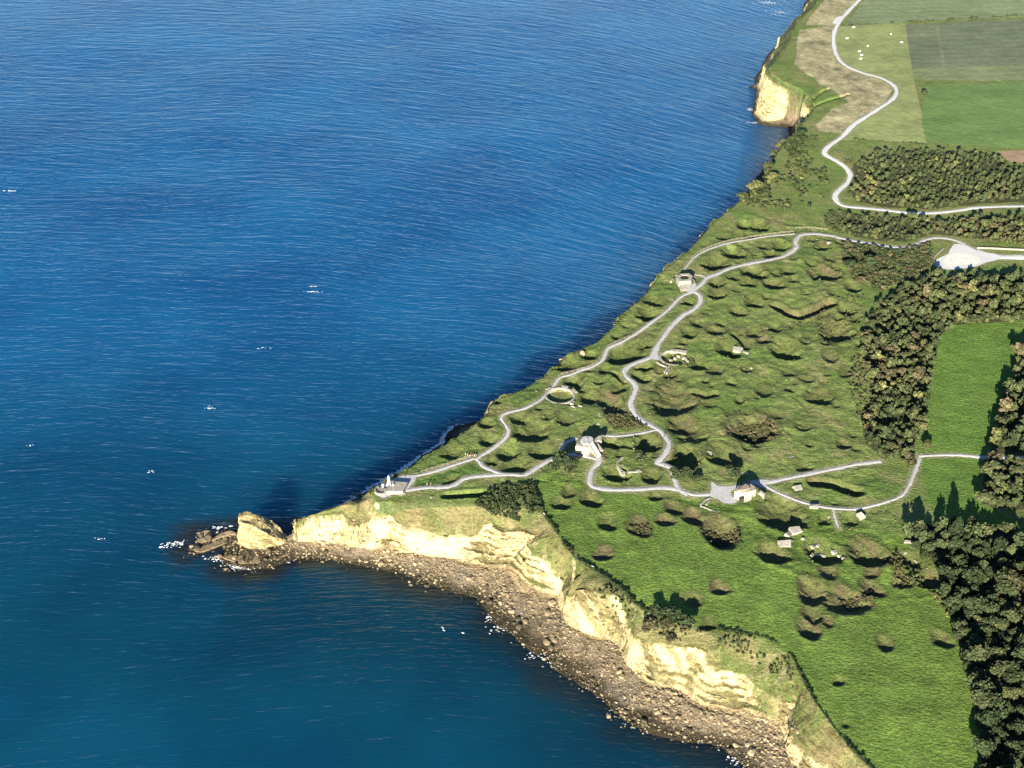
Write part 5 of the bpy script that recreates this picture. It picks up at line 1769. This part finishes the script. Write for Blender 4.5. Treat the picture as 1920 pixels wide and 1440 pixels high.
def person_parts(stride):
    V_ = [(0, 0, .95), (0, 0, 1.2), (0, 0, 1.42), (0, 0, 1.52), (0, .02, 1.66), (.1, 0, .9), (.11, stride, .5), (.11, stride * .6, .08), (.11, stride * .6 + .14, .04),
          (-.1, 0, .9), (-.11, -stride, .5), (-.11, -stride * 1.4, .08), (-.11, -stride * 1.4 + .14, .04), (.2, 0, 1.38), (.26, -stride * .5, 1.12), (.25, .08, .88), (-.2, 0, 1.38), (-.26, stride * .5, 1.12), (-.25, .1, .88)]
    E_ = [(0, 1), (1, 2), (2, 3), (3, 4), (0, 5), (5, 6), (6, 7), (7, 8), (0, 9), (9, 10), (10, 11), (11, 12), (2, 13), (13, 14), (14, 15), (2, 16), (16, 17), (17, 18)]
    R_ = [.15, .14, .15, .06, .105, .09, .065, .045, .04, .09, .065, .045, .04, .06, .045, .035, .06, .045, .035]
    return V_, E_, R_


PP = [person_parts(s) for s in (.02, .16)]
BODY = [skin_mesh('body', *p, ['skin']) for p in PP]


def garment(p, idx, grow, mat):
    V_, E_, R_ = p
    mp = {o: n for n, o in enumerate(idx)}
    return skin_mesh('garment', [V_[i] for i in idx], [(mp[a], mp[b]) for a, b in E_ if a in mp and b in mp], [R_[i] + grow for i in idx], [mat])


TOPS = {m_: [garment(p, [0, 1, 2, 13, 14, 16, 17], .025, m_) for p in PP] for m_ in ('cloth_white', 'cloth_navy', 'cloth_red', 'cloth_black', 'cloth_khaki')}
LEGS = {m_: [garment(p, [0, 5, 6, 7, 9, 10, 11], .018, m_) for p in PP] for m_ in ('cloth_navy', 'cloth_black', 'cloth_khaki')}
HAIR = mesh_np('hair', ICO2[0] * [.115, .125, .11] + [0, -.01, 1.71], ICO2[1], MATS['bark'])
PEOPLE = [(873, 855, 'white', 'khaki', 0, 'person in white top standing leftmost in the row at the path bend by the tip'), (877, 857, 'khaki', 'navy', 0, 'person in khaki standing second in the row at the path bend'), (882, 858, 'white', 'navy', 1, 'person in white with navy trousers in the row at the path bend'),
          (886, 858, 'red', 'black', 0, 'person in red in the row at the path bend'), (890, 857, 'white', 'khaki', 1, 'person in white standing rightmost in the row at the path bend'), (1262, 567, 'black', 'navy', 1, 'person in black walking on the coast path below the lookout bunker'),
          (1296, 583, 'navy', 'black', 1, 'person in navy walking on the gravel path below the lookout bunker'), (1518, 441, 'black', 'khaki', 0, 'person in black standing on the white walkway at the top'), (1493, 456, 'navy', 'khaki', 1, 'person in navy walking down the walkway bend'),
          (1491, 470, 'white', 'navy', 1, 'person in white on the path under the walkway bend'), (1245, 820, 'black', 'black', 1, 'person dressed in black on the long winding path'), (801, 913, 'white', 'navy', 0, 'person in white standing on the lower tip path'),
          (808, 912, 'red', 'navy', 0, 'person in red standing on the lower tip path'), (1100, 826, 'navy', 'khaki', 0, 'person in navy standing on the ruined casemate roof'), (757, 897, 'black', 'khaki', 1, 'person in black beside the tip bunker')]
for px, py, tp, lg, ps, lb in PEOPLE:
    zt = None
    x, y, _ = U(px, py)
    z = lowz(x, y) + .16
    if py == 826:
        z = base_z(1100, 835) + 4.95
        x, y, _ = U(px, py, z)
    e = link('person', BODY[ps], None, (x, y, z), random.uniform(0, 6.28), label=lb, category='person', group='visitors on the paths')
    link('shirt', TOPS['cloth_' + tp][ps], e)
    link('trousers', LEGS['cloth_' + lg][ps], e)
    link('hair', HAIR, e)

cv = [(-.75, 0, 1.1), (-.2, 0, 1.02), (.4, 0, 1.08), (.8, 0, 1.15), (1.15, 0, 1.0), (1.4, 0, .72), (1.62, 0, .52), (-.7, .22, .95), (-.78, .24, .5), (-.7, .24, .06), (-.7, -.22, .95), (-.78, -.24, .5), (-.7, -.24, .06),
      (.6, .2, .9), (.62, .22, .45), (.6, .22, .06), (.6, -.2, .9), (.62, -.22, .45), (.6, -.22, .06), (-1.0, 0, 1.2), (-1.08, 0, .7), (1.35, .2, .86), (1.35, -.2, .86)]
ce = [(0, 1), (1, 2), (2, 3), (3, 4), (4, 5), (5, 6), (0, 7), (7, 8), (8, 9), (0, 10), (10, 11), (11, 12), (2, 13), (13, 14), (14, 15), (2, 16), (16, 17), (17, 18), (0, 19), (19, 20), (5, 21), (5, 22)]
cr = [.36, .42, .40, .30, .20, .15, .10, .17, .09, .07, .17, .09, .07, .15, .08, .065, .15, .08, .065, .05, .035, .05, .05]
COW = skin_mesh('cow', cv, ce, cr, ['cow_hide'], 1, 1)
for k, (px, py, rz, lb) in enumerate([(1600, 53, .2, 'white cow nearest the hedge at the top of the pasture'), (1588, 73, .3, 'white cow nearest the bend of the clifftop road'), (1627, 87, .9, 'white cow in the middle of the pasture'), (1611, 97, .3, 'upper white cow of the huddled three'),
                                      (1615, 104, .1, 'middle white cow of the huddled three'), (1614, 111, .4, 'lowest white cow of the huddled three'), (1670, 65, 1.5, 'white cow alone in the upper right of the pasture'), (1690, 80, .1, 'white cow beside the edge of the grey green field')]):
    x, y, _ = U(px, py)
    o = link('cow', COW, None, (x, y, gz(x, y)), rz, label=lb, category='cow', group='cows in the pale pasture')
    o.scale = (.92, .92, .92)

gv = [(-.28, 0, 0), (0, 0, .02), (.2, 0, .04), (.32, 0, .05), (.05, .32, .14), (-.06, .72, .05), (.05, -.32, .14), (-.06, -.72, .05)]
GULL = skin_mesh('gull', gv, [(0, 1), (1, 2), (2, 3), (1, 4), (4, 5), (1, 6), (6, 7)], [.05, .10, .08, .03, (.10, .02), (.03, .01), (.10, .02), (.03, .01)], ['gull_feathers'], 1, 1)
for px, py, z, rz, lb in [(830, 1177, 9, .8, 'upper white gull of the pair over the near bay'), (832, 1182, 9, .9, 'lower white gull of the pair over the near bay'), (868, 1187, 8, 1.2, 'single white gull nearest the rocky shore'), (1020, 963, 25, .3, 'white gull over the dark scrub at the hedge corner'), (1111, 1062, 25, 1.0, 'white gull over the hedge of the meadow')]:
    x, y, _ = U(px, py, z)
    o = link('gull', GULL, None, (x, y, z), rz, label=lb, category='gull', group='gulls')
    o.scale = (1.1, 1.1, 1.1)
